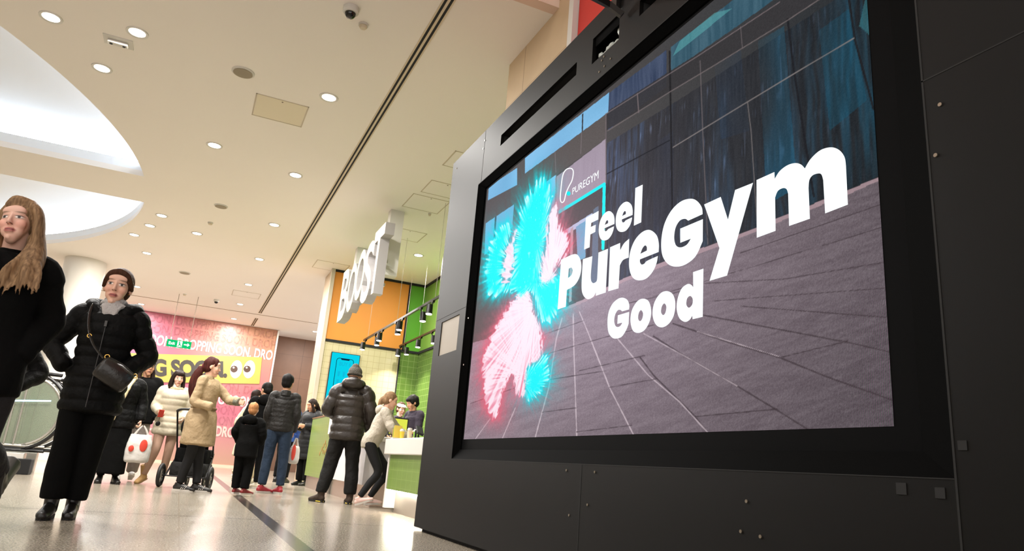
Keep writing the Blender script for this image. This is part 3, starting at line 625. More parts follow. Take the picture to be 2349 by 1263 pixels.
# mullions and transoms
for pl, wdt, c in (([(1391, 300), (1394, 560), (1394, 668)], 1.3, (52, 50, 54)), ([(1391, 400), (1537, 322)], 1.5, (36, 36, 40)), ([(1537, 118), (1541, 330), (1545, 600)], 2.6, (36, 35, 37)), ([(1700, 62), (1704, 110)], 1.2, (104, 96, 98)),
                   ([(1607, 140), (1613, 300), (1625, 560)], 1.5, (104, 96, 98)), ([(1716, 235), (1724, 300), (1738, 515)], 1.5, (112, 106, 106)), ([(1808, 45), (1822, 160), (1868, 450)], 3.2, (34, 34, 38)), ([(1946, -20), (1962, 90), (2005, 250)], 3.4, (34, 32, 34)),
                   ([(1545, 338), (1620, 292), (1722, 230), (1830, 165), (1960, 88)], 1.6, (132, 124, 122)), ([(1395, 300), (1536, 212), (1640, 150), (1800, 52), (1910, -20)], 1.5, (116, 106, 106)), ([(1390, 262), (1536, 170), (1600, 130), (1790, 5)], 1.4, (120, 108, 110)),
                   ([(1463, 215), (1466, 258)], 1.6, (120, 108, 110)), ([(1391, 262), (1391, 420)], 1.4, (120, 108, 110)), ([(1335, 305), (1333, 352)], 1, (122, 112, 114)), ([(1274, 350), (1276, 395)], 1, (122, 112, 114)), ([(1277, 402), (1277, 490)], 1.2, (126, 116, 122)), ([(1600, 470), (1625, 545)], 1.0, (60, 56, 56))):
    d = dline(pl); k = np.clip((wdt*.8 - d)/1.0 + .5, 0, 1)[:, None]*.85; img = img*(1 - k) + A(*c)*k
# pavement
pave = [(1050, 795), (1133, 773), (1299, 704), (1347, 683), (1424, 642), (1500, 609), (1636, 560), (1738, 521), (1810, 490), (1943, 438), (2040, 396), (2080, 1020), (1040, 1020)]
m = inpoly(pave); t = np.clip((UX[m] - 1080)/970, 0, 1)[:, None]; s = np.clip((UY[m] - 640)/360, 0, 1)[:, None]
g = vnoise(UX[m]*.9, UY[m]*1.1, 11)[:, None] - .5; g2 = vnoise(UX[m]/34 + UY[m]/60, UY[m]/7 + UX[m]/22, 12)[:, None] - .5
img[m] = (A(168, 150, 160)*(1 - t) + A(100, 90, 96)*t)*(1 - .14*s) + g*24 + g2*14
fill([(1133, 773), (1299, 704), (1347, 683), (1424, 642), (1500, 609), (1636, 560), (1738, 521), (1810, 490), (1943, 438), (2040, 396), (2040, 404), (1943, 448), (1810, 500), (1738, 531), (1636, 570), (1500, 619), (1424, 650), (1347, 690), (1299, 711), (1133, 780)], (178, 150, 156), .75)
Dk, Lt = (66, 56, 60), (206, 190, 196)
J = [([(1500, 771), (1571, 816), (1692, 885), (1785, 941), (1863, 990)], Dk, 1.6), ([(1545, 742), (1665, 782), (1790, 820), (1901, 865), (2056, 920)], Dk, 1.7), ([(1611, 722), (1946, 785), (2056, 810)], Dk, 1.4), ([(1700, 702), (2050, 729)], Dk, 1.1), ([(1790, 820), (1946, 782)], Dk, 1.1), ([(1596, 955), (1783, 938)], Dk, 1.2),
     ([(1470, 820), (1500, 860), (1596, 955), (1626, 996)], Dk, 1.5), ([(1316, 720), (1316, 755), (1324, 1000)], Lt, 1.2), ([(1330, 715), (1349, 760), (1399, 888), (1456, 1000)], Lt, 1.3), ([(1418, 777), (1488, 860), (1560, 921), (1625, 992)], Lt, 1.2), ([(1290, 730), (1277, 777), (1260, 888), (1228, 1005)], Lt, 1.2), ([(1183, 935), (1152, 1008)], Lt, 1.1), ([(1125, 960), (1090, 1008)], Lt, 1),
     ([(1478, 765), (1571, 816), (1692, 885)], Lt, .9), ([(1600, 760), (1790, 818)], Lt, .8), ([(1190, 830), (1400, 770), (1500, 745)], Dk, .7), ([(1330, 850), (1480, 815)], Dk, .8), ([(1200, 880), (1390, 850)], Dk, .7), ([(1399, 888), (1510, 868)], Dk, .7), ([(1324, 990), (1450, 975)], Dk, .8), ([(1245, 945), (1322, 935)], Dk, .7), ([(1080, 925), (1180, 890)], Dk, .7), ([(1611, 650), (1800, 640), (2040, 600)], Dk, .8), ([(1640, 690), (2040, 660)], Dk, .8), ([(1500, 680), (1700, 620), (2030, 520)], Dk, .7), ([(1700, 580), (2020, 470)], Dk, .7), ([(1420, 700), (1600, 660)], Dk, .7), ([(1240, 770), (1340, 735)], Dk, .6)]
for pl, c, wdt in J:
    d = dline(pl) + (vnoise(UX/9, UY/9, 21) - .5)*1.1; k = np.clip((wdt - d)/1.2 + .5, 0, 1)[:, None]*.8; k[~m] = 0; img = img*(1 - k) + A(*c)*k
# plumes of cyan and pink feathers with their glow
nz1 = (vnoise(UX/5, UY/9, 31) - .5)*6 + (vnoise(UX/2.2, UY/4.5, 32) - .5)*4
def blob(poly, n_=7):
    lp = smooth_loop(poly, n_); lp.append(lp[0]); d = dline(lp); return np.where(inpoly(lp), -d, d) + nz1
X0, Y0, s_ = 1090, 380, 1/3.324
c6 = lambda L: [(X0 + a*s_, Y0 + b*s_) for a, b in L]
c7 = lambda L: [(1080 + a/3.415, 640 + b/3.415) for a, b in L]
cyan = [c6([(530, 85), (575, 230), (555, 420), (540, 560), (510, 700), (500, 880), (600, 860), (680, 800), (700, 900), (660, 1060), (560, 1190), (500, 1150), (460, 1010), (420, 960), (350, 1000), (300, 960), (230, 960), (150, 1000), (90, 950), (75, 830), (95, 680), (150, 520), (240, 430), (275, 500), (225, 680), (205, 880), (250, 890), (290, 800), (300, 650), (320, 500), (355, 330), (430, 190)]),
        c7([(440, 720), (520, 650), (590, 600), (610, 760), (560, 870), (470, 940), (430, 900)])]
pink = [c6([(560, 380), (630, 290), (650, 460), (715, 560), (680, 680), (620, 780), (600, 860), (540, 900), (495, 860), (510, 720), (540, 600)]),
        c6([(290, 520), (325, 500), (300, 650), (296, 800), (250, 900), (205, 880), (225, 700)]),
        c7([(420, 60), (470, 130), (520, 300), (560, 450), (560, 620), (460, 690), (430, 900), (360, 910), (330, 760), (270, 850), (210, 1080), (160, 1060), (110, 950), (95, 640), (130, 520), (220, 340), (300, 210)])]
def fan(hx, hy, n_, rl, seed): a_ = np.arctan2(UY - hy, (UX - hx)*1.6); r_ = np.hypot(UX - hx, UY - hy); return vnoise(a_*n_ + 50, r_/rl, seed)
fc_ = np.where(UX < 1172, fan(1185, 610, 26, 30, 51), np.where(UY > 760, fan(1205, 880, 26, 22, 52), np.where(UY > 650, fan(1230, 640, 24, 30, 53), fan(1232, 560, 30, 34, 54))))
fp_ = np.where(UY > 670, .65*fan(1232, 700, 46, 60, 55) + .35*fan(1200, 860, 30, 50, 56), fan(1262, 640, 30, 30, 57))
dc = np.minimum(blob(cyan[0]), blob(cyan[1])) - (fc_ - .5)*15; dp = np.minimum(np.minimum(blob(pink[0]), blob(pink[1])), blob(pink[2])) - (fp_ - .5)*13
for d, gl, rr in ((dp, A(232, 104, 124), 15), (dc, A(26, 222, 230), 13)):
    k = np.exp(-np.clip(d, 0, 200)/rr)[:, None]*.88; img = img*(1 - k) + gl*k
k = np.clip(-dp/4, 0, 1)[:, None]; tz = np.clip((UY[:, None] - 760)/130 + .3, .25, 1); c = A(252, 228, 238) + np.clip(fp_[:, None]*2.6 - 1.35, 0, 1)*(A(232, 128, 152) - A(252, 228, 238))*tz; img = img*(1 - k) + c*k
k = np.clip(-dc/4, 0, 1)[:, None]; rim = np.clip(1.25 + dc/16, 0, 1)[:, None]*np.clip(fc_[:, None]*3 - 1.3, 0, 1)
c = A(34, 240, 248) + rim*(A(206, 250, 250) - A(34, 240, 248)); dash = np.clip(vnoise(UX/2.4, UY/9 + UX/30, 61)*6 - 5.1, 0, 1)[:, None]; c = c + dash*(A(170, 250, 250) - c)*.8; img = img*(1 - k) + c*k
# soft lilac bloom near the centre, dot texture
bloom = np.exp(-(((UX - 1330)/260)**2 + ((UY - 640)/260)**2))[:, None]; img = img + bloom*A(26, 24, 30)
mo = np.sin(UX*1.9 + ((UY - 1000)/60.)**2*2.6)*np.clip((UX - 1900)/90, 0, 1)*np.clip((UY - 600)/120, 0, 1)
img = img + (rng.rand(UX.size)[:, None] - .5)*9 + mo[:, None]*A(12, -1, 9)
img = np.clip(img, 0, 255)/255.; lin = np.where(img <= .04045, img/12.92, ((img + .055)/1.055)**2.4)
nv = (NYs + 1)*(NZs + 1); me = bpy.data.meshes.new('screen_picture')
co = np.stack([np.full(nv, SX - .003), Yv, Zv], 1).astype(np.float32)
iy, iz = np.meshgrid(np.arange(NYs), np.arange(NZs)); a0 = (iz*(NYs + 1) + iy).ravel()
fc = np.stack([a0, a0 + 1, a0 + NYs + 2, a0 + NYs + 1], 1).astype(np.int32)
me.vertices.add(nv); me.vertices.foreach_set('co', co.ravel()); me.loops.add(fc.size); me.loops.foreach_set('vertex_index', fc.ravel())
me.polygons.add(len(fc)); me.polygons.foreach_set('loop_start', np.arange(0, fc.size, 4, dtype=np.int32)); me.polygons.foreach_set('loop_total', np.full(len(fc), 4, np.int32)); me.update(calc_edges=True)
at = me.color_attributes.new('picture', 'FLOAT_COLOR', 'POINT'); at.data.foreach_set('color', np.concatenate([lin, np.ones((nv, 1))], 1).astype(np.float32).ravel())
k = NT('led_screen_picture'); k.N.remove(k.b); at_ = k.n('ShaderNodeAttribute', attribute_name='picture'); e = k.n('ShaderNodeEmission', i_1=.83); k.l(at_.outputs['Color'], e.inputs[0])
k.l(e.outputs[0], k.N['Material Output'].inputs[0])
k.m.cycles.emission_sampling = 'NONE'
me.materials.append(k.m); scr = kchild(link(bpy.data.objects.new('screen', me)))
# lettering
M_led = emat('led_white', (.93, .99, 1, 1), .98)
def letter(loops, off, sc, name='lettering', m=None, d=.006):
    L = [smooth_loop([((off[0] + p[0]/sc), (off[1] + p[1]/sc)) + tuple(p[2:]) for p in lp]) for lp in loops]
    pts, tr = poly2d(L); v = [onx(p.x, p.y, SX - d) for p in pts]; o = mobj(name, v, tr, m or M_led, scr); o.matrix_parent_inverse = Matrix.Identity(4); return o
def L_(o): return o
c = 1
O2, S2 = (1320, 430), 4.678
letter([[(112, 325, c), (249, 250, c), (245, 342, c), (170, 378, c), (165, 422, c), (218, 398, c), (213, 475, c), (160, 503, c), (152, 640, c), (93, 665, c)]], O2, S2)
Eo = [(893, 690, c), (895, 600), (870, 510), (800, 455), (720, 475), (640, 560), (590, 680), (575, 800), (585, 900), (620, 970), (680, 995), (760, 975), (830, 900), (870, 810), (885, 733, c), (770, 785), (740, 815), (710, 825), (693, 800), (692, 770, c)]
Ei = [(697, 710, c), (720, 650), (748, 620), (766, 638), (766, 675, c)]
def emap(x0, x1, y0, y1, sh=0):
    f = lambda L: [(x0 + (p[0] - 575)/(895 - 575)*(x1 - x0), y0 + (p[1] - 455)/(995 - 455)*(y1 - y0) - sh*(p[0] - 735)) + tuple(p[2:]) for p in L]
    return [f(Eo), f(Ei)]
letter([Eo, Ei], O2, S2); letter(emap(250, 419, 253, 567, .0), O2, S2); letter(emap(432, 614, 152, 476, .0), O2, S2)
letter([[(643, 5, c), (722, -32, c), (706, 372, c), (627, 409, c)]], O2, S2)
O1, S1 = (1260, 440), 3.508
letter([[(95, 545, c), (200, 500), (242, 525), (258, 595), (245, 680), (205, 748), (142, 788, c), (133, 923, c), (67, 945, c)], [(157, 617, c), (178, 608), (188, 632), (178, 668), (151, 692, c)]], O1, S1)
letter([[(80, 768, c), (182, 735, c), (165, 960), (185, 1022), (224, 1008), (234, 970, c), (247, 697, c), (350, 655, c), (325, 1125, c), (218, 1160, c), (220, 1122, c), (190, 1172), (130, 1196), (82, 1150), (66, 1050)]], O2, S2)
letter([[(372, 640, c), (480, 593, c), (480, 672, c), (520, 600), (577, 548, c), (572, 750, c), (510, 778), (477, 835, c), (462, 1080, c), (352, 1112, c)]], O2, S2)
letter([[(1365, 285, c), (1355, 210), (1300, 140), (1230, 120), (1130, 150), (1030, 245), (955, 390), (922, 560), (930, 715), (985, 812), (1070, 848), (1180, 825), (1290, 735), (1366, 575, c), (1368, 338, c), (1125, 440, c), (1125, 592, c), (1238, 548, c), (1195, 612), (1130, 641), (1080, 620), (1060, 540), (1075, 430), (1120, 355), (1175, 335), (1210, 355, c)]], O2, S2)
letter([[(560, 237, c), (745, 152, c), (825, 405, c), (905, 75, c), (1105, -5, c), (815, 1028, c), (620, 1087, c), (730, 722, c)]], (1500, 420), 4.858)
letter([[(160, 418, c), (345, 335, c), (348, 405, c), (400, 325), (480, 265), (560, 243), (620, 258), (660, 298, c), (720, 200), (820, 110), (930, 80), (1015, 108), (1070, 180), (1085, 270, c), (1105, 672, c), (870, 763, c), (850, 420, c), (832, 362), (798, 350), (740, 370), (706, 420), (698, 500, c), (712, 818, c), (497, 893, c), (487, 560, c), (470, 512), (432, 502), (380, 532), (352, 600, c), (357, 943, c), (162, 1015, c)]], (1700, 320), 4.511)
OG, SG = (1380, 600), 6.315
letter([[(398, 690, c), (400, 620), (370, 550), (300, 520), (225, 545), (150, 620), (100, 740), (85, 880), (100, 1020), (150, 1095), (210, 1112), (290, 1085), (355, 990), (392, 895, c), (400, 725, c), (235, 775, c), (228, 900, c), (300, 880, c), (275, 925), (235, 945), (200, 925), (183, 860), (195, 770), (232, 705), (268, 696), (298, 718, c)]], OG, SG)
letter([[(598, 535), (680, 570), (718, 700), (700, 850), (625, 985), (530, 1030), (450, 990), (418, 850), (440, 700), (515, 575)], [(570, 700), (600, 745), (590, 820), (558, 860), (530, 825), (538, 745)]], OG, SG)
letter([[(945, 425), (1030, 470), (1068, 600), (1045, 780), (965, 905), (865, 950), (780, 900), (738, 760), (765, 590), (850, 460)], [(908, 603), (938, 650), (925, 735), (892, 772), (862, 730), (872, 650)]], OG, SG)
letter([[(1325, 150, c), (1475, 100, c), (1465, 797, c), (1318, 832, c), (1315, 780, c), (1270, 845), (1205, 870), (1130, 820), (1090, 700), (1098, 550), (1155, 395), (1240, 325), (1295, 332), (1328, 370, c)], [(1285, 495), (1320, 540), (1312, 620), (1265, 665), (1228, 620), (1240, 530)]], OG, SG)
# small logo and name above the doorway
lg = [(185, 85), (235, 75), (258, 110), (245, 200), (210, 270), (180, 340), (160, 420), (135, 440), (118, 400), (130, 250), (148, 140)]
out_ = smooth_loop([(1260 + a/4.68, 370 + b/4.68) for a, b in lg], 4); cx_, cy_2 = np.mean([p[0] for p in out_]), np.mean([p[1] for p in out_])
nrm = []; n_ = len(out_)
for i in range(n_):
    a, b = out_[i - 1], out_[(i + 1) % n_]; dx, dy = b[0] - a[0], b[1] - a[1]; l_ = math.hypot(dx, dy); nrm.append((dy/l_, -dx/l_))
inn = [(p[0] - q[0]*1.1, p[1] - q[1]*1.1) for p, q in zip(out_, nrm)]; out_ = [(p[0] + q[0]*1.1, p[1] + q[1]*1.1) for p, q in zip(out_, nrm)]
v = [onx(p[0], p[1], SX - .006) for p in out_ + inn]; lgo = mobj('logo', v, [(i, (i + 1) % n_, n_ + (i + 1) % n_, n_ + i) for i in range(n_)], M_led, scr); lgo.matrix_parent_inverse = Matrix.Identity(4)
v = [onx(1304.2 + 4.6*math.cos(t_*PI/10), 443.5 + 5*math.sin(t_*PI/10), SX - .006) for t_ in range(20)]; o = mobj('logo_dot', v, [tuple(range(20))], emat('led_cyan', rgb(34, 236, 240), .86), scr)
text_on('lettering', 'PUREGYM', [onx(1260 + a/4.68, 370 + b/4.68, SX - .006) for a, b in ((250, 288), (530, 92), (527, 182), (247, 358))], M_led, scr, normal=(-1, 0, 0), lift=0, bold=.0)
# ------------------------------------------------------------------ juice shop
CX = 2.40
sh = empty('shop_counter', (CX, 9, 0)); tag(sh, 'juice shop counter with white top, green tiled front and lit plinth', 'counter')
def sc_(o): o.parent = sh; o.matrix_parent_inverse = Matrix.Translation((-CX, -9, 0)); return o
M_gtc = tile_mat('green_counter_tiles', rgb(104, 130, 56), rgb(128, 150, 80), .2, .1, (1, 2), .3, .04, .1)
M_steel = mat('brushed_steel', rgb(176, 168, 158), .28, metal=.85, bump=.15, bscale=30, stretch=(1, 1, 30))
M_wtop = mat('white_solid_surface', rgb(208, 204, 198), .4)
sc_(boxo('worktop', (CX - .03, 7.3, .68), (CX + .75, 9.15, .87), M_wtop, bev=.012))
sc_(boxo('front_panel', (CX + .02, 7.3, .27), (CX + .7, 9.0, .68), M_gtc))
sc_(boxo('end_panel', (CX + .01, 9.0, .05), (CX + .7, 9.06, .68), M_wtop))
sc_(boxo('plinth', (CX + .14, 7.3, 0), (CX + .7, 9.0, .25), M_steel))
sc_(boxo('light_strip', (CX + .04, 7.32, .252), (CX + .09, 8.98, .266), emat('plinth_light', (1, .90, .78, 1), 40)))
bc = empty('drinks_counter', (CX, 11, 0)); tag(bc, 'white fronted lower counter beside the green tiled corner panel', 'counter')
def bc_(o): o.parent = bc; o.matrix_parent_inverse = Matrix.Translation((-CX, -11, 0)); return o
bc_(boxo('front_panel', (CX, 10.25, .26), (CX + .6, 12.85, .86), mat('pale_grey_panel', rgb(206, 204, 206), .4))); bc_(boxo('worktop', (CX - .04, 10.2, .86), (CX + .7, 12.87, .93), M_wtop, bev=.01))
bc_(boxo('plinth', (CX + .08, 10.25, 0), (CX + .6, 12.85, .255), M_steel))
gp = empty('tiled_partition', (CX, 14, 0)); tag(gp, 'tall green tiled half wall with steel plinth, in front of the marble pillar', 'partition')
def gp_(o): o.parent = gp; o.matrix_parent_inverse = Matrix.Translation((-CX, -14, 0)); return o
gp_(boxo('front_panel', (CX, 12.88, .23), (CX + .14, 15.32, 1.34), M_gtc)); gp_(boxo('plinth', (CX + .04, 12.88, 0), (CX + .14, 15.3, .23), M_steel)); gp_(boxo('cap', (CX - .01, 12.88, 1.34), (CX + .15, 15.33, 1.36), mat('brass_edge', rgb(170, 130, 76), .3, metal=.8)))
txt = MB()
for i, (yy_, zz_) in enumerate(((13.75, .74), (13.62, .80), (13.5, .86), (13.4, .8), (13.32, .72), (13.6, .7), (13.45, .68), (13.9, .66))):
    txt.ell((CX - .004, yy_, zz_), (.004, .035, .045), None, 8, 5)
gp_(txt.build('gold_emblem', mat('gold_leaf', rgb(176, 132, 60), .35, metal=.6)))
nt = boxo('notice', (CX - .02, 12.0, 1.0), (CX - .012, 12.3, 1.3), M_wtop); 
nt.location = (0, 0, 0); tag(nt, 'small white paper notice on the green partition by the man in the beanie', 'notice')
nt.data.transform(Matrix.Translation((.0, 1.0, .0)))
bx = boxo('display_box', (2.47, 9.98, 0), (2.78, 10.22, .33), mat('pale_step_box', rgb(196, 170, 156), .4), bev=.01); tag(bx, 'pale low box between the two counters, behind the leaning customer', 'box')
fr = boxo('black_bin', (2.84, 9.95, 0), (3.06, 10.17, .8), M_soft, bev=.02); fr.name = 'waste_bin'; tag(fr, 'dark bin standing in the gap between the counters', 'bin')
# tv screen on the cream tiles
q = [ony(a, b, 17.76) for a, b in ((762, 807), (828, 815))]; tx0, tx1, tz1, tz0 = 2.99, 3.70, 3.12, 1.88
tv = empty('menu_screen', (tx0, 17.748, tz0)); tag(tv, 'bright cyan wall screen showing a drawn phone, on the cream tiled wall', 'screen')
W_, Hh = tx1 - tx0, tz1 - tz0
boxo('housing', (0, 0, 0), (W_, .05, Hh), M_soft, tv); boxo('display', (.015, -.006, .015), (W_ - .015, 0, Hh - .015), emat('cyan_display', rgb(10, 212, 236), .83), tv)
M_dk = emat('screen_ink', rgb(8, 40, 60), 1); M_tl = emat('screen_teal', rgb(16, 176, 206), 1)
def rrect(mb, x0, z0, x1, z1, r, t_, y):
    P = []
    for cx, cz, a in ((x1 - r, z1 - r, 0), (x0 + r, z1 - r, 90), (x0 + r, z0 + r, 180), (x1 - r, z0 + r, 270)):
        for k in range(7): b = math.radians(a + 15*k); P.append((cx + r*math.cos(b), cz + r*math.sin(b), math.cos(b), math.sin(b)))
    n = len(P); v = [(p[0], y, p[1]) for p in P] + [(p[0] - p[2]*t_, y, p[1] - p[3]*t_) for p in P]
    mb.add(v, [(i, (i + 1) % n, n + (i + 1) % n, n + i) for i in range(n)])
m_ = MB(); rrect(m_, .14, .13, W_ - .14, Hh - .13, .07, .014, -.008); m_.add([(.24, -.009, Hh - .13), (.47, -.009, Hh - .13), (.45, -.009, Hh - .175), (.26, -.009, Hh - .175)], [(0, 1, 2, 3)]); ph = m_.build('phone_drawing', M_dk, tv, fix=False)
text_on('lettering', 'BUY 6', [(.22, -.009, Hh - .22), (W_ - .2, -.009, Hh - .22), (W_ - .2, -.009, Hh - .32), (.22, -.009, Hh - .32)], M_tl, tv)
for i in range(3):
    for j in range(3):
        x = .24 + i*.125; z = Hh - .52 - j*.2; c_ = MB(); c_.add([(x - .03, -.009, z + .05), (x + .03, -.009, z + .05), (x + .02, -.009, z - .06), (x - .02, -.009, z - .06)], [(0, 1, 2, 3)]); c_.add([(x - .036, -.009, z + .055), (x + .036, -.009, z + .055), (x + .036, -.009, z + .068), (x - .036, -.009, z + .068)], [(0, 1, 2, 3)]); c_.build('cup_drawing', M_tl, tv, fix=False)
# hanging lit letters
bs = empty('hanging_sign', (2.6, 13.4, 3.4)); tag(bs, 'row of glowing cream channel letters hung from the ceiling over the juice shop', 'sign')
def bs_(o): o.parent = bs; o.matrix_parent_inverse = Matrix.Translation((-2.6, -13.4, -3.4)); return o
M_let = emat('lit_letter_face', (1.0, .97, .66, 1), 1.35); M_ret = mat('white_letter_side', rgb(170, 166, 166), .5); M_pk = emat('pink_halo_face', (1.0, .87, .76, 1), 1.3)
spans = [('B', 15.38, 14.60, 3.40, 4.52), ('O', 14.62, 13.86, 3.44, 4.47), ('O', 13.92, 13.16, 3.55, 4.58), ('S', 13.22, 12.50, 3.38, 4.56), ('T', 12.60, 11.85, 3.42, 4.66)]
for i, (ch, ya, yb, z0, z1) in enumerate(spans):
    v, f = glyphs(ch, .02); mn, mx = v.min(0), v.max(0); vv = []
    for p in v:
        s, t = (p[0] - mn[0])/(mx[0] - mn[0]), (p[1] - mn[1])/(mx[1] - mn[1]); vv.append((2.6, ya + (yb - ya)*s, z0 + (z1 - z0)*t))
    bm = bmesh.new(); V = [bm.verts.new(p) for p in vv]
    for q in f:
        try: bm.faces.new([V[j] for j in q])
        except ValueError: pass
    bmesh.ops.remove_doubles(bm, verts=bm.verts, dist=1e-4); r = bmesh.ops.extrude_face_region(bm, geom=bm.faces[:]); bmesh.ops.translate(bm, verts=[e for e in r['geom'] if isinstance(e, bmesh.types.BMVert)], vec=(.17, 0, 0)); bmesh.ops.recalc_face_normals(bm, faces=bm.faces)
    me = bpy.data.meshes.new('letter'); 
    for q in bm.faces: q.material_index = 0 if (abs(q.normal.x) > .9 and q.calc_center_median().x < 2.65) else 1
    bm.to_mesh(me); bm.free(); me.materials.append(M_let if ch in 'BO' else M_pk); me.materials.append(M_ret); o = bs_(link(bpy.data.objects.new('letter', me)))
    o['label'] = 'glowing letter %s' % ch
bs_(boxo('rail', (2.77, 12.3, 4.05), (2.83, 15.3, 4.12), M_white)); bs_(boxo('rail', (2.77, 12.3, 3.62), (2.83, 15.3, 3.67), M_white))
for y in (12.73, 15.6): bs_(boxo('hanger', (2.84, y - .1, 3.92 if y < 13 else 4.0), (3.10, y + .1, CEIL), M_white))
# track lights
trk = 0
for X_, y0, y1, z, heads in ((3.6, 11.2, 17.1, 3.40, (16.9, 15.95, 15.3, 14.2, 13.7, 12.5, 11.8)), (4.6, 14.2, 17.5, 3.45, (17.4, 17.0, 15.7, 14.9))):
    t = empty('lighting_track', (X_, y0, z)); tag(t, 'black lighting track on wires with spotlights, %s row in the juice shop' % ('near' if X_ < 4 else 'far'), 'lighting track')
    boxo('rail', (-.02, 0, -.02), (.02, y1 - y0, .02), M_black, t)
    for yy_ in (y0 + .5, (y0 + y1)/2, y1 - .4): MB().cyl((0, yy_ - y0, .02), (0, yy_ - y0, CEIL - z), .004, n=6).build('wire', M_steel, t)
    for j, yh in enumerate(heads):
        yh -= .0; h = empty('track_spotlight', (X_, yh, z - .02)); nm_ = ['farthest', 'second farthest', 'third farthest', 'fourth', 'fifth', 'sixth', 'nearest visible'][j]
        tag(h, 'black cylinder spotlight, %s on the %s track' % (nm_, 'near' if X_ < 4 else 'far'), 'spotlight', 'track spotlights in the juice shop'); s = 1 if j % 2 else -1
        b = MB(); b.box((-.02, -.05, -.03), (.02, .05, 0)); b.cyl((0, 0, -.03), (s*.03, 0, -.10), .012, n=8); b.build('stem', M_black, h)
        c = MB(); a0, a1 = Vector((s*.05, 0, -.07)), Vector((s*.055, -.01, -.24)); c.cyl(a0, a1, .055, .06, n=18); c.build('barrel', M_black, h, smooth=True)
        d = (a1 - a0).normalized(); e = MB(); e.cyl(a1, a1 + d*.008, .052, n=18); e.build('lens', emat('spot_lens', (1, .95, .85, 1), 14), h)
        if True:
            l = area_lamp('spot_lamp', a1 + d*.02, .09, 20, (1, .9, .78), h, rot=Vector((0, 0, -1)).rotation_difference(d).to_euler(), spread=2.0)
# things on the counter
def cup(x, y, z, lb, col, h=.10, r=.030):
    t = empty('drink_cup', (x, y, z)); tag(t, lb, 'cup', 'cups on the shop counter')
    MB().lathe([(r*.72, 0), (r, h)], n=16).build('cup_body', mat('cup_%s' % lb.split()[0], col, .4), t, smooth=True); MB().lathe([(r*1.08, h), (r*1.08, h + .01), (r*.8, h + .03), (r*.2, h + .032)], n=16).build('lid', M_white, t, smooth=True)
WT = .872
cup(2.52, 8.95, WT, 'yellow paper cup at the far end of the white worktop', rgb(232, 200, 70)); cup(2.62, 8.7, WT, 'green paper cup on the white worktop', rgb(130, 178, 70)); cup(2.50, 8.55, WT, 'cream paper cup on the white worktop edge', rgb(226, 206, 170))
cup(2.75, 8.3, WT, 'orange paper cup behind the card reader', rgb(222, 140, 60)); 
bk = empty('leaflet_stand', (2.42, 9.0, WT)); tag(bk, 'small yellow and green leaflet stand at the counter end', 'leaflet stand'); boxo('stand', (0, 0, 0), (.12, .1, .02), M_white, bk)
for i, c_ in enumerate((rgb(232, 206, 90), rgb(150, 190, 80), rgb(206, 150, 90))): boxo('leaflet', (.01, .01 + i*.03, .02), (.11, .02 + i*.03, .17 - i*.02), mat('leaflet_%d' % i, c_, .5), bk)
tl = empty('till_screen', (2.78, 7.95, WT)); tag(tl, 'purple backed till screen standing on the white counter', 'till'); boxo('base', (-.1, -.08, 0), (.1, .08, .02), M_soft, tl); MB().cyl((0, 0, .02), (0, 0, .16), .02, n=10).build('post', M_soft, tl)
o = boxo('display', (-.02, -.16, .12), (.0, .16, .38), mat('purple_casing', rgb(84, 56, 140), .4), tl); o.rotation_euler = (0, .2, .5)
cr = empty('card_reader', (2.5, 8.3, WT)); tag(cr, 'small black card reader on an angled stand', 'card reader'); MB().cyl((0, 0, 0), (0, 0, .1), .012, n=8).build('post', M_soft, cr); o = boxo('keypad', (-.04, -.09, .1), (.04, .09, .125), M_soft, cr); o.rotation_euler = (.5, .3, 0)
fb = empty('fruit_crate', (2.99, 7.6, WT)); tag(fb, 'small crate of limes and oranges at the near end of the worktop', 'crate'); MB().box((-.12, -.12, 0), (.12, .12, .10), .01).build('crate_box', M_white, fb)
fm = []
for i in range(7):
    a = i*.9; fm = MB().ell((.06*math.cos(a), .06*math.sin(a), .12 + (i % 2)*.03), (.035,)*3, None, 12, 8).build('fruit', mat('lime_skin' if i % 2 else 'orange_skin', rgb(120, 180, 40) if i % 2 else rgb(232, 150, 50), .5), fb, smooth=True)
mn = empty('order_monitor', (3.1, 11.3, .93)); tag(mn, 'black framed till monitor showing yellow beside the staff member', 'monitor'); boxo('frame', (-.16, -.02, .08), (.16, .02, .36), M_soft, mn); boxo('picture', (-.14, -.024, .10), (.14, -.02, .34), emat('yellow_display', rgb(220, 226, 80), .9), mn); boxo('foot', (-.08, -.06, 0), (.08, .06, .08), M_soft, mn)
bcn = boxo('back_counter', (3.15, 10.8, 0), (3.75, 11.5, .925), M_wtop, bev=.01); tag(bcn, 'white back counter island where the staff member works', 'counter')
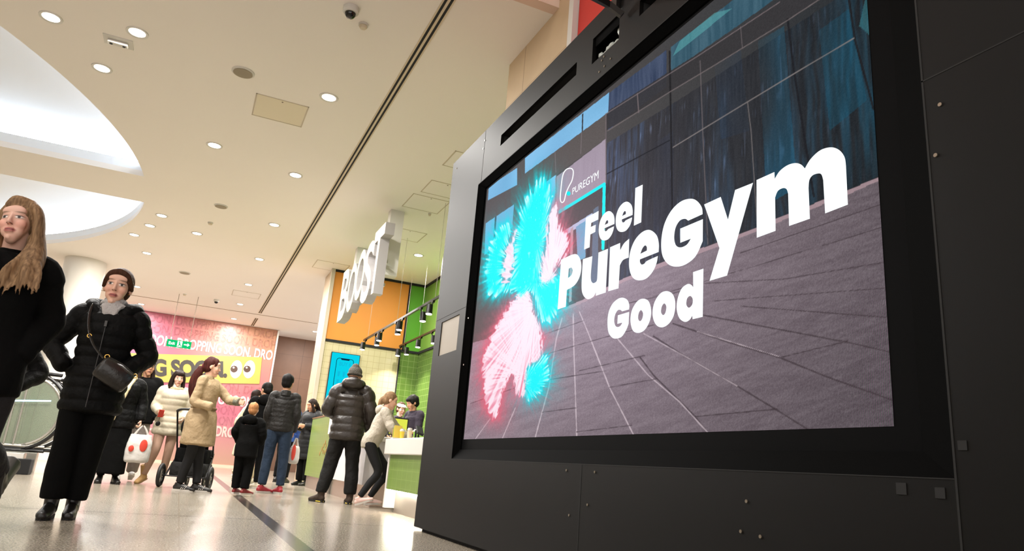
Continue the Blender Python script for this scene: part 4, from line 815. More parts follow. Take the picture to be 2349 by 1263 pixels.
# ------------------------------------------------------------------ escalator end
es = empty('escalator', (-1.98, 12.9, 0)); tag(es, 'end of an escalator with glass balustrade and black rubber handrail', 'escalator')
M_glass = mat('balustrade_glass', rgb(112, 124, 100), .06, alpha=.5); M_rub = mat('handrail_rubber', rgb(24, 22, 22), .35); M_alu = mat('aluminium_trim', rgb(190, 186, 178), .3, metal=.7)
def stad(x0, x1, z0, z1, n=14):
    r = (z1 - z0)/2; P = [(x0, z0), (x1 - r, z0)] + [(x1 - r + r*math.sin(PI*i/n)*1.0, z0 + r - r*math.cos(PI*i/n)) for i in range(1, n)] + [(x1 - r, z1), (x0, z1)]; return P
for yo, nm in ((0, 'near'), (1.05, 'far')):
    P = stad(-6.0, .32, .34, 1.48)
    mb = MB(); mb.tube([(x, yo, z) for x, z in P], [(.042, .028)]*len(P), n=10, side=(0, 1, 0), sub=2); mb.build('handrail', M_rub, es, smooth=True)
    P2 = stad(-6.0, .26, .40, 1.42); mb = MB(); mb.tube([(x, yo, z) for x, z in P2], [(.02, .02)]*len(P2), n=8, side=(0, 1, 0), sub=2); mb.build('rail_trim', M_alu, es, smooth=True)
    P3 = stad(-6.0, .24, .42, 1.40); n = len(P3); v = [(x, yo - .006, z) for x, z in P3] + [(x, yo + .006, z) for x, z in P3]; mobj('glass_panel', v, [tuple(range(n)), tuple(range(2*n - 1, n - 1, -1))] + [(i, (i + 1) % n, n + (i + 1) % n, n + i) for i in range(n)], M_glass, es)
    boxo('skirt', (-6.0, yo - .09, 0), (-.05, yo + .09, .30), M_alu, es, .01)
    for x in (-.45, -.36, -.24, -1.9, -3.4): MB().cyl((x, yo - .02, .42), (x, yo - .02, 1.38), .014, n=8).build('post', M_alu, es)
boxo('step_band', (-6, .1, .0), (-.3, .95, .06), mat('escalator_step', rgb(70, 68, 66), .5), es); boxo('newel_box', (-.3, -.14, 0), (.06, .12, .22), M_soft, es, .01)
lb_ = MB(); lb_.tube([(-2.2, -.06, .62), (-1.2, -.06, .86), (-.6, -.06, 1.0), (.1, -.06, 1.08)], [.012]*4, n=8); lb_.build('light_line', emat('blue_white_line', (.62, .85, 1, 1), 1.6), es)
# ------------------------------------------------------------------ people
def skin_mat(name, skin, lip, brow, iris=(40, 26, 18), blush=.3):
    k = NT(name); at = k.n('ShaderNodeAttribute', attribute_name='headpos'); sp = k.n('ShaderNodeSeparateXYZ'); k.l(at.outputs['Vector'], sp.inputs[0])
    ax = k.n('ShaderNodeMath', operation='ABSOLUTE'); k.l(sp.outputs[0], ax.inputs[0])
    cmb = k.n('ShaderNodeCombineXYZ'); k.l(ax.outputs[0], cmb.inputs[0]); k.l(sp.outputs[2], cmb.inputs[2])
    fr = k.n('ShaderNodeMath', operation='LESS_THAN', i_1=-.045); k.l(sp.outputs[1], fr.inputs[0])
    def mask(cx, cz, rx, rz, soft=.25):
        s = k.n('ShaderNodeVectorMath', operation='SUBTRACT'); k.l(cmb.outputs[0], s.inputs[0]); s.inputs[1].default_value = (cx, 0, cz)
        m = k.n('ShaderNodeVectorMath', operation='MULTIPLY'); k.l(s.outputs[0], m.inputs[0]); m.inputs[1].default_value = (1/rx, 0, 1/rz)
        l = k.n('ShaderNodeVectorMath', operation='LENGTH'); k.l(m.outputs[0], l.inputs[0])
        r = k.n('ShaderNodeMapRange'); r.inputs[1].default_value = 1 + soft; r.inputs[2].default_value = 1 - soft; k.l(l.outputs['Value'], r.inputs[0])
        a = k.n('ShaderNodeMath', operation='MULTIPLY'); k.l(r.outputs[0], a.inputs[0]); k.l(fr.outputs[0], a.inputs[1]); return a.outputs[0]
    col = None
    def over(msk, c, fac=1.0):
        nonlocal col
        mx = k.n('ShaderNodeMix', data_type='RGBA')
        if fac != 1: f = k.n('ShaderNodeMath', operation='MULTIPLY', i_1=fac); k.l(msk, f.inputs[0]); msk = f.outputs[0]
        k.l(msk, mx.inputs[0])
        if col is None: mx.inputs[6].default_value = rgb(*skin)
        else: k.l(col, mx.inputs[6])
        mx.inputs[7].default_value = rgb(*c); col = mx.outputs[2]
    over(mask(.042, -.028, .026, .02, .8), (skin[0], int(skin[1]*.80), int(skin[2]*.80)), blush)
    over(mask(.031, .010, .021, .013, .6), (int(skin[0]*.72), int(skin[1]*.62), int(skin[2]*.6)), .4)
    over(mask(0, -.059, .024, .0105), lip); over(mask(0, -.0585, .021, .0016, .5), (int(lip[0]*.45), int(lip[1]*.35), int(lip[2]*.35)))
    over(mask(.031, .008, .0150, .0068), (232, 222, 214)); over(mask(.031, .0085, .0066, .0066), iris); over(mask(.031, .0150, .0165, .0026, .4), (30, 20, 16)); over(mask(.031, .0022, .013, .0012, .5), (90, 58, 48), .7)
    over(mask(.034, .034, .0180, .0030, .6), brow, .75); over(mask(.0085, -.0305, .0038, .0022, .4), (int(skin[0]*.45), int(skin[1]*.32), int(skin[2]*.3)), .8)
    k.l(col, k.b.inputs['Base Color']); k.b.inputs['Roughness'].default_value = .5; k.b.inputs['Subsurface Weight'].default_value = .08; k.b.inputs['Subsurface Radius'].default_value = (.01, .004, .002)
    return k.m
def voxel(mb, name, m, vox, sm=3, parent=None, wrinkle=0, wsc=9, wdir=(1, 1, 1), rag=0):
    me = bpy.data.meshes.new('t'); me.from_pydata([tuple(v) for v in mb.v], [], mb.f); o = bpy.data.objects.new('t', me); COL.objects.link(o)
    r = o.modifiers.new('r', 'REMESH'); r.mode = 'VOXEL'; r.voxel_size = vox; r.adaptivity = 0
    if sm: s = o.modifiers.new('s', 'SMOOTH'); s.factor = .5; s.iterations = sm
    dg = bpy.context.evaluated_depsgraph_get(); n = bpy.data.meshes.new_from_object(o.evaluated_get(dg)); bpy.data.objects.remove(o); bpy.data.meshes.remove(me)
    n.name = name; N = len(n.vertices)
    if wrinkle:
        co = np.empty(N*3, np.float32); n.vertices.foreach_get('co', co); co = co.reshape(-1, 3); no = np.empty(N*3, np.float32); n.vertices.foreach_get('normal', no); no = no.reshape(-1, 3)
        R = np.random.RandomState(len(name)*7 + N % 97); d = np.zeros(N)
        for q in range(7):
            kv = R.randn(3)*wsc*np.array(wdir)*(1 + .5*q/3); d += np.sin(co @ kv + R.rand()*6 + 1.3*np.sin(co @ (R.randn(3)*wsc*.5)))/(1 + .35*q)
        co = co + no*(d*wrinkle/3)[:, None]; n.vertices.foreach_set('co', co.astype(np.float32).ravel()); n.update()
    n.polygons.foreach_set('use_smooth', [True]*len(n.polygons)); n.materials.clear(); n.materials.append(m)
    return link(bpy.data.objects.new(name, n), parent)
V = Vector
def rotx(a): return Matrix.Rotation(a, 3, 'X')
def rotz(a): return Matrix.Rotation(a, 3, 'Z')
DEF = dict(pelvis=(0, 0, .93), waist=(0, .0, 1.06), chest=(0, -.01, 1.27), neck=(0, .012, 1.43), head=(0, -.012, 1.578),
           shR=(-.155, .01, 1.385), shL=(.155, .01, 1.385), elR=(-.215, .03, 1.11), elL=(.215, .03, 1.11), wrR=(-.225, -.04, .87), wrL=(.225, -.04, .87),
           hipR=(-.085, 0, .90), hipL=(.085, 0, .90), knR=(-.09, -.015, .49), knL=(.09, -.015, .49), anR=(-.095, .02, .09), anL=(.095, .02, .09))
class Person:
    def __init__(s, loc, rz, h, label, near=False, skin=None, hy=0, hp=0, hr=0, hands='LR', curl=.9, fyaw=(0, 0), fpitch=(0, 0), hscale=1.08, **pose):
        s.k = h/1.693; s.root = empty('person', loc, rz, s.k); tag(s.root, label, 'person', 'shoppers and staff in the hall'); s.near = near
        s.J = {a: V(b) for a, b in DEF.items()}; s.J.update({a: V(b) for a, b in pose.items()}); s.hs = hscale
        s.HR = Matrix.Rotation(hy, 3, 'Z') @ Matrix.Rotation(hp, 3, 'X') @ Matrix.Rotation(hr, 3, 'Y'); s.fy = fyaw; s.fp = fpitch
        s.vb = .0048 if near else .0085; s.vc = .0075 if near else .012; J = s.J
        mb = MB(); H = lambda *p: J['head'] + s.HR @ (V(p)*hscale); HE = lambda c, r: mb.ell(H(*c), [q*hscale for q in r], s.HR, 18, 12)
        HE((0, .012, .030), (.072, .090, .085)); HE((0, -.03, .0), (.060, .052, .075))
        mb.tube([H(0, -.012, .0), H(0, -.034, -.05), H(0, -.05, -.092)], [(.060*hscale, .050*hscale), (.050*hscale, .040*hscale), (.026*hscale, .026*hscale)], side=s.HR @ V((1, 0, 0)))
        HE((0, -.070, -.094), (.014, .014, .013))
        for sx in (-1, 1): HE((sx*.034, -.056, -.022), (.025, .022, .028)); HE((sx*.025, -.046, -.050), (.024, .026, .034)); HE((sx*.0075, -.089, -.027), (.0075, .008, .006)); HE((sx*.072, .008, -.004), (.009, .018, .030)); HE((sx*.031, -.0655, .008), (.0135, .012, .0095))
        mb.tube([H(0, -.077, .024), H(0, -.086, .0), H(0, -.096, -.023)], [.0068*hscale, .0080*hscale, .0100*hscale], n=10)
        HE((0, -.060, .045), (.052, .020, .028)); HE((0, -.0815, -.0525), (.022, .0085, .006)); HE((0, -.0795, -.065), (.019, .009, .0075))
        mb.tube([J['neck'] + V((0, .01, -.06)), J['neck'] + V((0, 0, .02)), H(0, .012, -.045)], [.060, .052, .054])
        mb.tube([J['pelvis'] + V((0, 0, -.05)), J['waist'], J['chest'], J['neck'] + V((0, 0, -.04))], [(.125, .085), (.105, .075), (.125, .085), (.09, .05)], side=(1, 0, 0))
        s.handdir = {}
        for q in 'RL':
            sx = -1 if q == 'R' else 1; sh, el, wr = J['sh' + q], J['el' + q], J['wr' + q]
            mb.tube([J['neck'] + V((sx*.04, 0, -.05)), sh], [.045, .05]); we = wr if q in hands else el + (wr - el)*.7; mb.tube([sh, (sh + el)/2, el, (el + we)/2, we], [.042, .036, .031, .030, .023])
            mb.tube([J['hip' + q], (J['hip' + q] + J['kn' + q])/2, J['kn' + q], (J['kn' + q] + J['an' + q])/2, J['an' + q]], [.064, .052, .040, .034, .026])
            if q in hands:
                d = (wr - el).normalized(); s.hand(mb, wr, d, sx, curl, s.J.get('hn' + q), s.J.get('hd' + q))
        for q in 'RL':
            sx = -1 if q == 'R' else 1; a = J['an' + q]; F = s.foot(q); mb.tube([a, a + F @ V((0, -.05, -.04)), a + F @ V((0, -.13, -.055))], [.026, .020, .015])
        o = voxel(mb, 'body', skin, s.vb, 4 if near else 3, s.root); me = o.data; n = len(me.vertices); co = np.empty(n*3, np.float32); me.vertices.foreach_get('co', co); co = co.reshape(-1, 3)
        Mi = np.array(s.HR.inverted()); hp_ = (co - np.array(J['head'])) @ Mi.T/hscale; at = me.attributes.new('headpos', 'FLOAT_VECTOR', 'POINT'); at.data.foreach_set('vector', hp_.astype(np.float32).ravel()); s.body = o
    def foot(s, q): i = 0 if q == 'R' else 1; return Matrix.Rotation(s.fy[i], 3, 'Z') @ Matrix.Rotation(s.fp[i], 3, 'X')
    def hand(s, mb, w, d, sx, curl, nrm=None, hd=None):
        if hd is not None: d = hd.normalized()
        n = nrm.normalized() if nrm is not None else V((-sx, 0, 0)); n = (n - n.dot(d)*d); n = n.normalized() if n.length > .01 else d.orthogonal().normalized()
        ac = d.cross(n).normalized()      # across the palm
        if ac.y > 0: ac = -ac             # thumb side faces forward
        mb.tube([w - d*.01, w + d*.03, w + d*.078], [(.024, .018), (.036, .015), (.040, .013)], n=12, side=ac)
        for i, (o_, L) in enumerate(((.030, .068), (.010, .078), (-.010, .072), (-.029, .056))):
            p = w + d*.076 + ac*o_; a = .12 + curl*.35; dd = d*math.cos(a) + n*math.sin(a); p1 = p + dd*L*.42; a += curl*.75; dd = d*math.cos(a) + n*math.sin(a); p2 = p1 + dd*L*.33; a += curl*.5; dd = d*math.cos(a) + n*math.sin(a)
            mb.tube([p, p1, p2, p2 + dd*L*.25], [.0095, .0088, .0080, .0068], n=8, sub=2)
        t0 = w + d*.022 + ac*.026; t1 = t0 + (d*.55 + ac*.65 + n*.35*curl).normalized()*.034; mb.tube([t0, t1, t1 + (d*.8 + n*.6*curl).normalized()*.032], [.0135, .0105, .0085], n=8, sub=3)
    # ---- clothing
    def top(s, name, m, hem=.90, rx=.17, ry=.125, hrx=None, hry=None, sl=(.072, .058, .044), puff=0, bands=6, sbands=6, collar=0, hood=0, wr=.0, wsc=9, cuff=1.0, wrx=None, shw=0, vox=None):
        J = s.J; mb = MB(); hrx = hrx or rx*1.1; hry = hry or ry*1.12; wrx = wrx or rx*.92
        pel = J['pelvis']; z0 = J['neck'].z; hc = pel + V((0, 0, hem - pel.z))
        n_ = J['neck']; pts = [n_ + V((0, .005, .0)), n_ + V((0, 0, -.055)), (n_ + J['chest'])/2 + V((0, 0, .0)), J['chest'], J['waist']]; rad = [(.062, .055), (.115 + shw, .075), (rx*.98 + shw, ry*.86), (rx, ry), (wrx, ry*.93)]
        if hem < pel.z + .05: pts += [pel]; rad += [((wrx + hrx)/2 + .01, (ry + hry)/2)]
        pts += [hc]; rad += [(hrx, hry)]; qf = None
        if puff: qf = lambda t: 1 + puff*(abs(math.sin(PI*bands*t))**.4 - .7)*min(1, t*5)
        mb.tube(pts, rad, n=28, side=(1, 0, 0), caps=(.5, .12), sub=14 if puff else 6, quilt=qf)
        for q in 'RL':
            sx = -1 if q == 'R' else 1; sh, el, w = J['sh' + q], J['el' + q], J['wr' + q]; w2 = el + (w - el)*cuff
            qs = (lambda t: 1 + puff*1.3*(abs(math.sin(PI*sbands*t))**.45 - .66)) if puff else (lambda t, a=random.random()*6: 1 + .022*math.sin(33*t + a) + .030*math.sin(52*t + 2*a)*math.exp(-((t - .55)/.3)**2) + .02*math.sin(75*t))
            mb.tube([n_ + V((sx*.05, 0, -.06)), sh + V((0, 0, -.005)), sh*.5 + el*.5, el, el*.5 + w2*.5, w2], [.055, sl[0], (sl[0] + sl[1])/2*1.02, sl[1]*1.05, (sl[1] + sl[2])/2*1.03, sl[2]], n=16, sub=10 if puff else 8, quilt=qs, caps=(1, .15))
        o = voxel(mb, name, m, vox or (s.vc if not puff else s.vc*.85), 1 if puff else 2, s.root, wr, wsc, (1, 1, 1.3))
        if collar:
            c = MB(); c.tube([n_ + V((0, .008, -.05)), n_ + V((0, .004, .0)), n_ + V((0, .0, collar))], [(.088, .078), (.078, .072), (.072, .070)], n=20, side=(1, 0, 0), caps=(.3, .05)); voxel(c, 'collar', m, s.vc, 2, s.root)
        if hood:
            c = MB(); c.ell(n_ + V((0, .085, -.015)), (.125*hood, .075*hood, .085*hood)); c.torus(n_ + V((0, .02, -.005)), (0, -.35, 1), .092, .034*hood, 24, 8)
            voxel(c, 'hood', m, s.vc, 4, s.root, wr*.7, 16)
        return o
    def pants(s, m, r=(.100, .074, .058), name='trousers', end=.07, wr=.004, wsc=11, hip=.15, top_=.96):
        J = s.J; mb = MB(); mb.tube([J['pelvis'] + V((0, 0, -.06)), J['pelvis'] + V((0, 0, top_ - .93))], [(hip, .115), (hip*.93, .105)], n=20, side=(1, 0, 0), caps=(.6, .3))
        for q in 'RL':
            a, k_, h = J['an' + q], J['kn' + q], J['hip' + q]; e = k_ + (a - k_)*(1 - (end - .05)/.4)
            mb.tube([h + V((0, 0, -.02)), (h + k_)/2, k_, (k_ + e)/2, e], [r[0], (r[0] + r[1])/2*1.02, r[1], (r[1] + r[2])/2*1.02, r[2]], n=18, caps=(1, .12), quilt=(lambda t, a=random.random()*6: 1 + .02*math.sin(40*t + a)*max(0, t - .2) + .035*math.sin(26*t + a)*max(0, t - .6)) if wr else None)
        return voxel(mb, name, m, s.vc, 2, s.root, wr, wsc)
    def shoes(s, m, sole, kind='sneaker', stripe=None, L=1.0, name='shoe', accent=None):
        for q in 'RL':
            J = s.J; a = J['an' + q]; F = s.foot(q); T = lambda x, y, z: a + F @ V((x, y*L, z)); mb = MB(); sd = F @ V((1, 0, 0))
            mb.tube([T(0, .045, -.045), T(0, -.02, -.035), T(0, -.09, -.050), T(0, -.150, -.060), T(0, -.185, -.064)], [(.034, .036), (.039, .046), (.043, .038), (.042, .030), (.033, .024)], n=16, side=sd, caps=(.7, .7))
            if kind == 'boot': mb.tube([T(0, .008, -.04), T(0, .01, .03), T(0, .015, .14)], [(.043, .048), (.045, .048), (.055, .056)], n=16, side=sd, caps=(.5, .1))
            elif kind == 'ankle': mb.tube([T(0, .008, -.04), T(0, .008, .02), T(0, .01, .06)], [(.043, .048), (.044, .047), (.047, .050)], n=16, side=sd, caps=(.5, .1))
            else: mb.tube([T(0, .01, -.035), T(0, .010, .015)], [(.038, .042), (.040, .043)], n=14, side=sd, caps=(.5, .1))
            sh = voxel(mb, name, m, .006 if s.near else .009, 2, s.root)
            sm_ = MB(); P = [(.028, .072), (.034, .03), (.034, -.03), (.043, -.09), (.043, -.14), (.030, -.185), (.0, -.203)]; out = [(x, y) for x, y in P] + [(-x, y) for x, y in P[::-1][1:]]; n = len(out)
            hgt = .026 if kind != 'heel' else .018; v = [T(x*.93, y*.97, -.089) for x, y in out] + [T(x*.95, y*.97, -.089 + hgt) for x, y in out]
            sm_.add(v, [tuple(range(n - 1, -1, -1)), tuple(range(n, 2*n))] + [(i, (i + 1) % n, n + (i + 1) % n, n + i) for i in range(n)]); so = sm_.build('sole', sole, sh)
            if stripe:
                st = MB()
                for i in range(3):
                    for sx in (-1, 1): st.tube([T(sx*.040, -.035 - i*.022, -.055), T(sx*.028, -.058 - i*.022, -.016)], [(.006, .004)]*2, n=6, sub=1)
                st.build('stripes', stripe, sh)
    def hair(s, m, kind='cap', parts=(), rag=.004, scale=1.0, fringe=False, name='hair'):
        J = s.J; H = lambda *p: J['head'] + s.HR @ (V(p)*s.hs); mb = MB(); k = s.hs*scale
        if kind != 'none': mb.ell(H(0, .022, .036), (.079*k, .0975*k, .090*k), s.HR, 22, 14); mb.ell(H(0, .040, -.010), (.070*k, .072*k, .075*k), s.HR, 18, 12)
        if fringe: mb.ell(H(0, -.048, .062), (.062*k, .042*k, .040*k), s.HR, 18, 10)
        for pts, rad in parts: mb.tube([H(*p) for p in pts], [(r[0]*s.hs, r[1]*s.hs) if isinstance(r, tuple) else r*s.hs for r in rad], n=12, side=s.HR @ V((1, 0, 0)))
        return voxel(mb, name, m, .006 if s.near else .009, 2, s.root, rag, 34, (1, 1, .25))
def hair_mat(name, c, c2=None, rough=.6):
    k = NT(name); tc = k.n('ShaderNodeTexCoord'); mp = k.n('ShaderNodeMapping'); mp.inputs['Scale'].default_value = (95, 95, 11); k.l(tc.outputs['Object'], mp.inputs[0])
    nz = k.n('ShaderNodeTexNoise'); nz.inputs['Scale'].default_value = 1; nz.inputs['Detail'].default_value = 4; k.l(mp.outputs[0], nz.inputs['Vector'])
    mx = k.n('ShaderNodeMix', data_type='RGBA'); cr = k.n('ShaderNodeMapRange'); cr.inputs[1].default_value = .25; cr.inputs[2].default_value = .75; k.l(nz.outputs[0], cr.inputs[0]); k.l(cr.outputs[0], mx.inputs[0]); mx.inputs[6].default_value = rgb(*c); mx.inputs[7].default_value = rgb(*(c2 or tuple(min(255, int(q*1.5 + 8)) for q in c)))
    k.l(mx.outputs[2], k.b.inputs['Base Color']); bp = k.n('ShaderNodeBump'); bp.inputs['Strength'].default_value = .4; bp.inputs['Distance'].default_value = .004; k.l(nz.outputs[0], bp.inputs['Height']); k.l(bp.outputs[0], k.b.inputs['Normal']); k.b.inputs['Roughness'].default_value = rough; k.b.inputs['Specular IOR Level'].default_value = .12; return k.m
fab = lambda name, c, rough=.85, bump=1.0, bs=14, **k: MC[name] if name in MC else mat(name, rgb(*c), rough, bump=bump, bscale=bs, spec=k.pop('spec', .3), **k)
SK_F = skin_mat('fair_skin', (226, 180, 156), (176, 98, 92), (70, 46, 34)); SK_M = skin_mat('tan_skin', (192, 142, 112), (144, 88, 76), (40, 28, 22)); SK_P = skin_mat('pale_skin', (226, 182, 162), (182, 104, 100), (120, 92, 66), blush=.5)
H_BR = hair_mat('brown_hair', (46, 29, 20), (84, 54, 38)); H_BK = hair_mat('black_hair', (10, 9, 9), (26, 23, 22)); H_BL = hair_mat('blond_hair', (88, 66, 48), (166, 134, 100)); H_AU = hair_mat('auburn_hair', (44, 20, 18), (82, 38, 32)); H_GI = hair_mat('ginger_blond_hair', (150, 98, 60), (196, 144, 98)); H_DB = hair_mat('dark_brown_hair', (22, 16, 14), (48, 34, 28))
C_BK = fab('black_down_nylon', (5, 5, 5), .65, .8, 16, spec=.14); C_BK2 = fab('black_wool', (8, 8, 8), .9, .5, 12, spec=.12); C_BKT = fab('black_trouser_cloth', (7, 7, 7), .9, .6, 10, spec=.12); C_SHB = mat('black_leather', rgb(22, 20, 19), .35); C_SOLE = mat('white_rubber', rgb(190, 184, 176), .5); C_SOLK = mat('black_rubber', rgb(20, 19, 18), .6)
def at_px(px, py, z=0): p = onz(px, py, z); return V((p.x, p.y, 0))
def headz(px, py, y): return ony(px, py, y).z
# 1. woman in front: long black down coat, grey scarf, handbag across
W1 = Person((-.655, 6.28, 0), -.05, 1.845, 'woman with pulled back brown hair, long black down coat and grey scarf, walking in front', True, SK_F, hy=-.04, hp=.03, hr=.05, hands='', hscale=1.2,
            elR=(-.325, .05, 1.14), elL=(.275, .05, 1.12), wrR=(-.20, -.085, .97), wrL=(.17, -.085, .97), shR=(-.165, .01, 1.375), shL=(.165, .01, 1.375),
            knR=(-.088, -.05, .49), anR=(-.085, -.07, .09), knL=(.06, .0, .49), anL=(.025, .03, .09), fyaw=(-.02, .1))
W1.top('coat', C_BK, hem=.69, rx=.185, ry=.14, hrx=.195, hry=.16, sl=(.074, .066, .054), puff=.11, bands=10, sbands=7, wr=.004, wsc=14, wrx=.172, shw=.01)
W1.pants(C_BKT, r=(.100, .078, .074), end=.085, wr=.006, wsc=9, hip=.14); W1.shoes(C_SHB, C_SOLK, 'ankle', name='boot')
W1.hair(H_BR, parts=[([(0, -.066, .086), (.040, -.058, .070), (.066, -.030, .036), (.076, .0, .0)], [(.022, .014), (.022, .016), (.014, .022), (.010, .02)]), ([(0, -.066, .086), (-.040, -.058, .070), (-.066, -.030, .036), (-.076, .0, .0)], [(.022, .014), (.022, .016), (.014, .022), (.010, .02)]), ([(0, .09, -.02), (0, .125, -.03), (0, .13, -.05)], [.03, .042, .03])], rag=.001)
J = W1.J; n_ = J['neck']
c = MB()
for sx in (-1, 1): c.tube([n_ + V((sx*.03, -.085, -.15)), n_ + V((sx*.085, -.075, -.05)), n_ + V((sx*.135, -.01, .0)), n_ + V((sx*.13, .07, .01)), n_ + V((sx*.03, .115, .0))], [.022, .036, .048, .056, .06], n=14)
c.ell(n_ + V((0, .10, -.04)), (.15, .065, .085)); c.tube([n_ + V((.10, -.05, -.02)), n_ + V((.16, -.01, -.005)), n_ + V((.215, .03, -.035))], [.045, .042, .012], n=12); voxel(c, 'hood', C_BK, .0075, 4, W1.root, .005, 14)
c = MB()
for i, (zz_, yy_, rr, th) in enumerate(((.046, .004, .064, .012), (.028, -.006, .070, .015), (.006, -.014, .076, .016), (-.02, -.024, .080, .016))): c.torus(n_ + V((.004*(i % 2), yy_, zz_)), (.12*(-1)**i, .34, 1), rr, th, 30, 8)
for i in range(7): x = -.054 + i*.018; c.tube([n_ + V((x, -.080 - .02*math.cos(x*22), .0)), n_ + V((x*.75, -.118, -.035)), n_ + V((x*.4, -.135, -.085 - .03*math.cos(x*25)))], [.014, .015, .010], n=8)
voxel(c, 'scarf', fab('grey_scarf_wool', (178, 174, 172), .95, .6, 70), .0055, 1, W1.root, .003, 45)
c = MB(); c.tube([(0, -.150, 1.30), (0, -.158, 1.1), (0, -.175, .9), (0, -.185, .72)], [(.003, .003)]*4, n=6); c.box((-.008, -.166, 1.27), (.008, -.152, 1.31)); c.build('zip', mat('dark_zip', rgb(60, 58, 56), .3, metal=.7), W1.root)
c = MB(); 
for sx in (-1, 1): c.ell(W1.J['head'] + W1.HR @ V((sx*.078, -.0, -.036)), (.0045, .0045, .0045), None, 8, 6)
c.build('earring', mat('gold_metal', rgb(214, 170, 90), .25, metal=1), W1.root)
# handbag worn across the body
kk = W1.k; bag = empty('handbag', W1.root.location + V((.115*kk, -.235*kk, .945*kk)), -.3); tag(bag, 'black leather barrel handbag worn across the front woman\'s coat', 'handbag'); bag.rotation_euler = (0, .50, .15); bag.scale = (1.12,)*3
b = MB(); b.tube([(-.105, 0, 0), (-.098, 0, 0), (-.085, 0, 0), (0, 0, .003), (.085, 0, 0), (.098, 0, 0), (.105, 0, 0)], [(.044, .064), (.050, .071), (.054, .075), (.058, .080), (.054, .075), (.050, .071), (.044, .064)], n=24, side=(0, 1, 0), caps=(.2, .2), sub=1); b.build('bag_body', mat('bag_leather', rgb(34, 32, 30), .3, bump=.15, bscale=60), bag, smooth=True)
b = MB(); b.tube([(-.09, -.012, .073), (0, -.014, .082), (.09, -.012, .073)], [.0035]*3, n=6); b.build('zip', mat('dark_zip', 0), bag); b = MB(); b.torus((-.105, 0, .068), (0, 1, 0), .014, .0035, 16, 6); b.torus((.105, 0, .068), (0, 1, 0), .014, .0035, 16, 6); b.build('ring', mat('gold_metal', 0), bag)
b = MB(); R_ = lambda x, y, z: V((x*kk, y*kk, z*kk)) + V((W1.root.location.x, W1.root.location.y, 0)); st = [R_(.035, -.245, 1.045), R_(-.045, -.215, 1.13), R_(-.10, -.165, 1.24), R_(-.125, -.10, 1.37), R_(-.11, -.02, 1.44), R_(-.06, .12, 1.36)]
inv = (Matrix.Translation(bag.location) @ bag.rotation_euler.to_matrix().to_4x4() @ Matrix.Scale(1.12, 4)).inverted(); b.tube([inv @ p for p in st], [(.011, .0035)]*len(st), n=8, side=(1, 0, 0)); b.build('strap', mat('bag_leather', 0), bag)
b = MB(); p = inv @ R_(-.085, -.185, 1.19); b.torus(p, (0, 1, 0), .012, .0035, 14, 6); b.build('buckle', mat('gold_metal', 0), bag)
# 2. blond woman, nearest, cut by the left edge
BL = Person((-.915, 4.1, 0), -.12, 1.66, 'blond woman with long loose hair and a black coat, nearest, at the left edge', True, SK_P, hy=-.12, hp=-.10, hr=-.12, hands='R', curl=1.0, hscale=1.05,
            elR=(-.30, -.10, 1.13), wrR=(-.085, -.19, 1.375), hdR=(.15, .10, .9), hnR=(.4, .8, 0), elL=(.215, .09, 1.13), wrL=(.15, -.02, .93), shL=(.155, .02, 1.375), knL=(.09, .0, .52), anL=(.10, .34, .34), knR=(-.09, -.16, .50), anR=(-.10, -.28, .10), fyaw=(0, .1), fpitch=(0, -.95))
BL.top('coat', C_BK2, hem=.74, rx=.175, ry=.14, hrx=.185, hry=.16, sl=(.078, .066, .055), wr=.012, wsc=10)
BL.pants(fab('charcoal_skirt_cloth', (34, 32, 33), .9), r=(.10, .07, .06), end=.14, wr=.006); BL.shoes(mat('olive_boot_leather', rgb(44, 40, 30), .4), C_SOLK, 'boot', name='boot')
BL.hair(H_BL, parts=[([(.045, -.015, .10), (.088, -.018, .045), (.095, .0, -.05), (.105, .0, -.14), (.12, -.045, -.24), (.15, -.05, -.335)], [(.022, .03), (.024, .045), (.028, .06), (.036, .055), (.035, .04), (.008, .010)]),
                     ([(-.055, .0, .09), (-.082, .005, .03), (-.085, .02, -.06), (-.08, .03, -.16), (-.07, .02, -.26)], [(.016, .03), (.018, .04), (.024, .05), (.03, .04), (.008, .01)]),
                     ([(0, .09, .06), (0, .115, -.05), (.02, .11, -.18), (.04, .10, -.28)], [(.06, .03), (.075, .035), (.07, .03), (.03, .012)]),
                     *[([(.085 + .015*math.sin(i), -.01, -.06 - .01*(i % 3)), (.092 + .010*(i - 5)*.5, -.05, -.17), (.090 + .013*(i - 5), -.085 - .02*math.cos(i), -.27), (.085 + .017*(i - 5), -.10, -.34 - .05*abs(math.sin(i*2.3)))], [(.016, .020), (.014, .016), (.011, .010), (.003, .003)]) for i in range(11)], ([(-.03, -.06, .075), (.0, -.045, .115), (.05, -.02, .10)], [(.02, .012), (.03, .016), (.02, .02)])], rag=.0035)
ph = empty('smartphone', BL.root.location + V((-.115*BL.k, -.235*BL.k, 1.455*BL.k)), .3); ph.rotation_euler = (-.3, .25, .9); tag(ph, 'black smartphone held up by the blond woman at the left edge', 'smartphone'); boxo('phone_case', (-.038, -.005, -.075), (.038, .005, .075), C_SHB, ph, .004); boxo('screen', (-.034, -.0062, -.07), (.034, -.005, .07), mat('dark_screen_glass', rgb(12, 12, 14), .08), ph)
# 3. figure mostly hidden behind the blond woman
P3_ = Person((-1.55, 7.35, 0), .15, 1.66, 'person in a dark padded jacket mostly hidden behind the blond woman', False, SK_M, hands='', elL=(.34, .05, 1.10), wrL=(.22, -.12, .96))
P3_.top('jacket', C_BK, hem=.78, rx=.19, ry=.14, puff=.06, sl=(.085, .075, .055), hood=1); P3_.pants(C_BKT); P3_.shoes(C_SHB, C_SOLK); P3_.hair(H_DB)
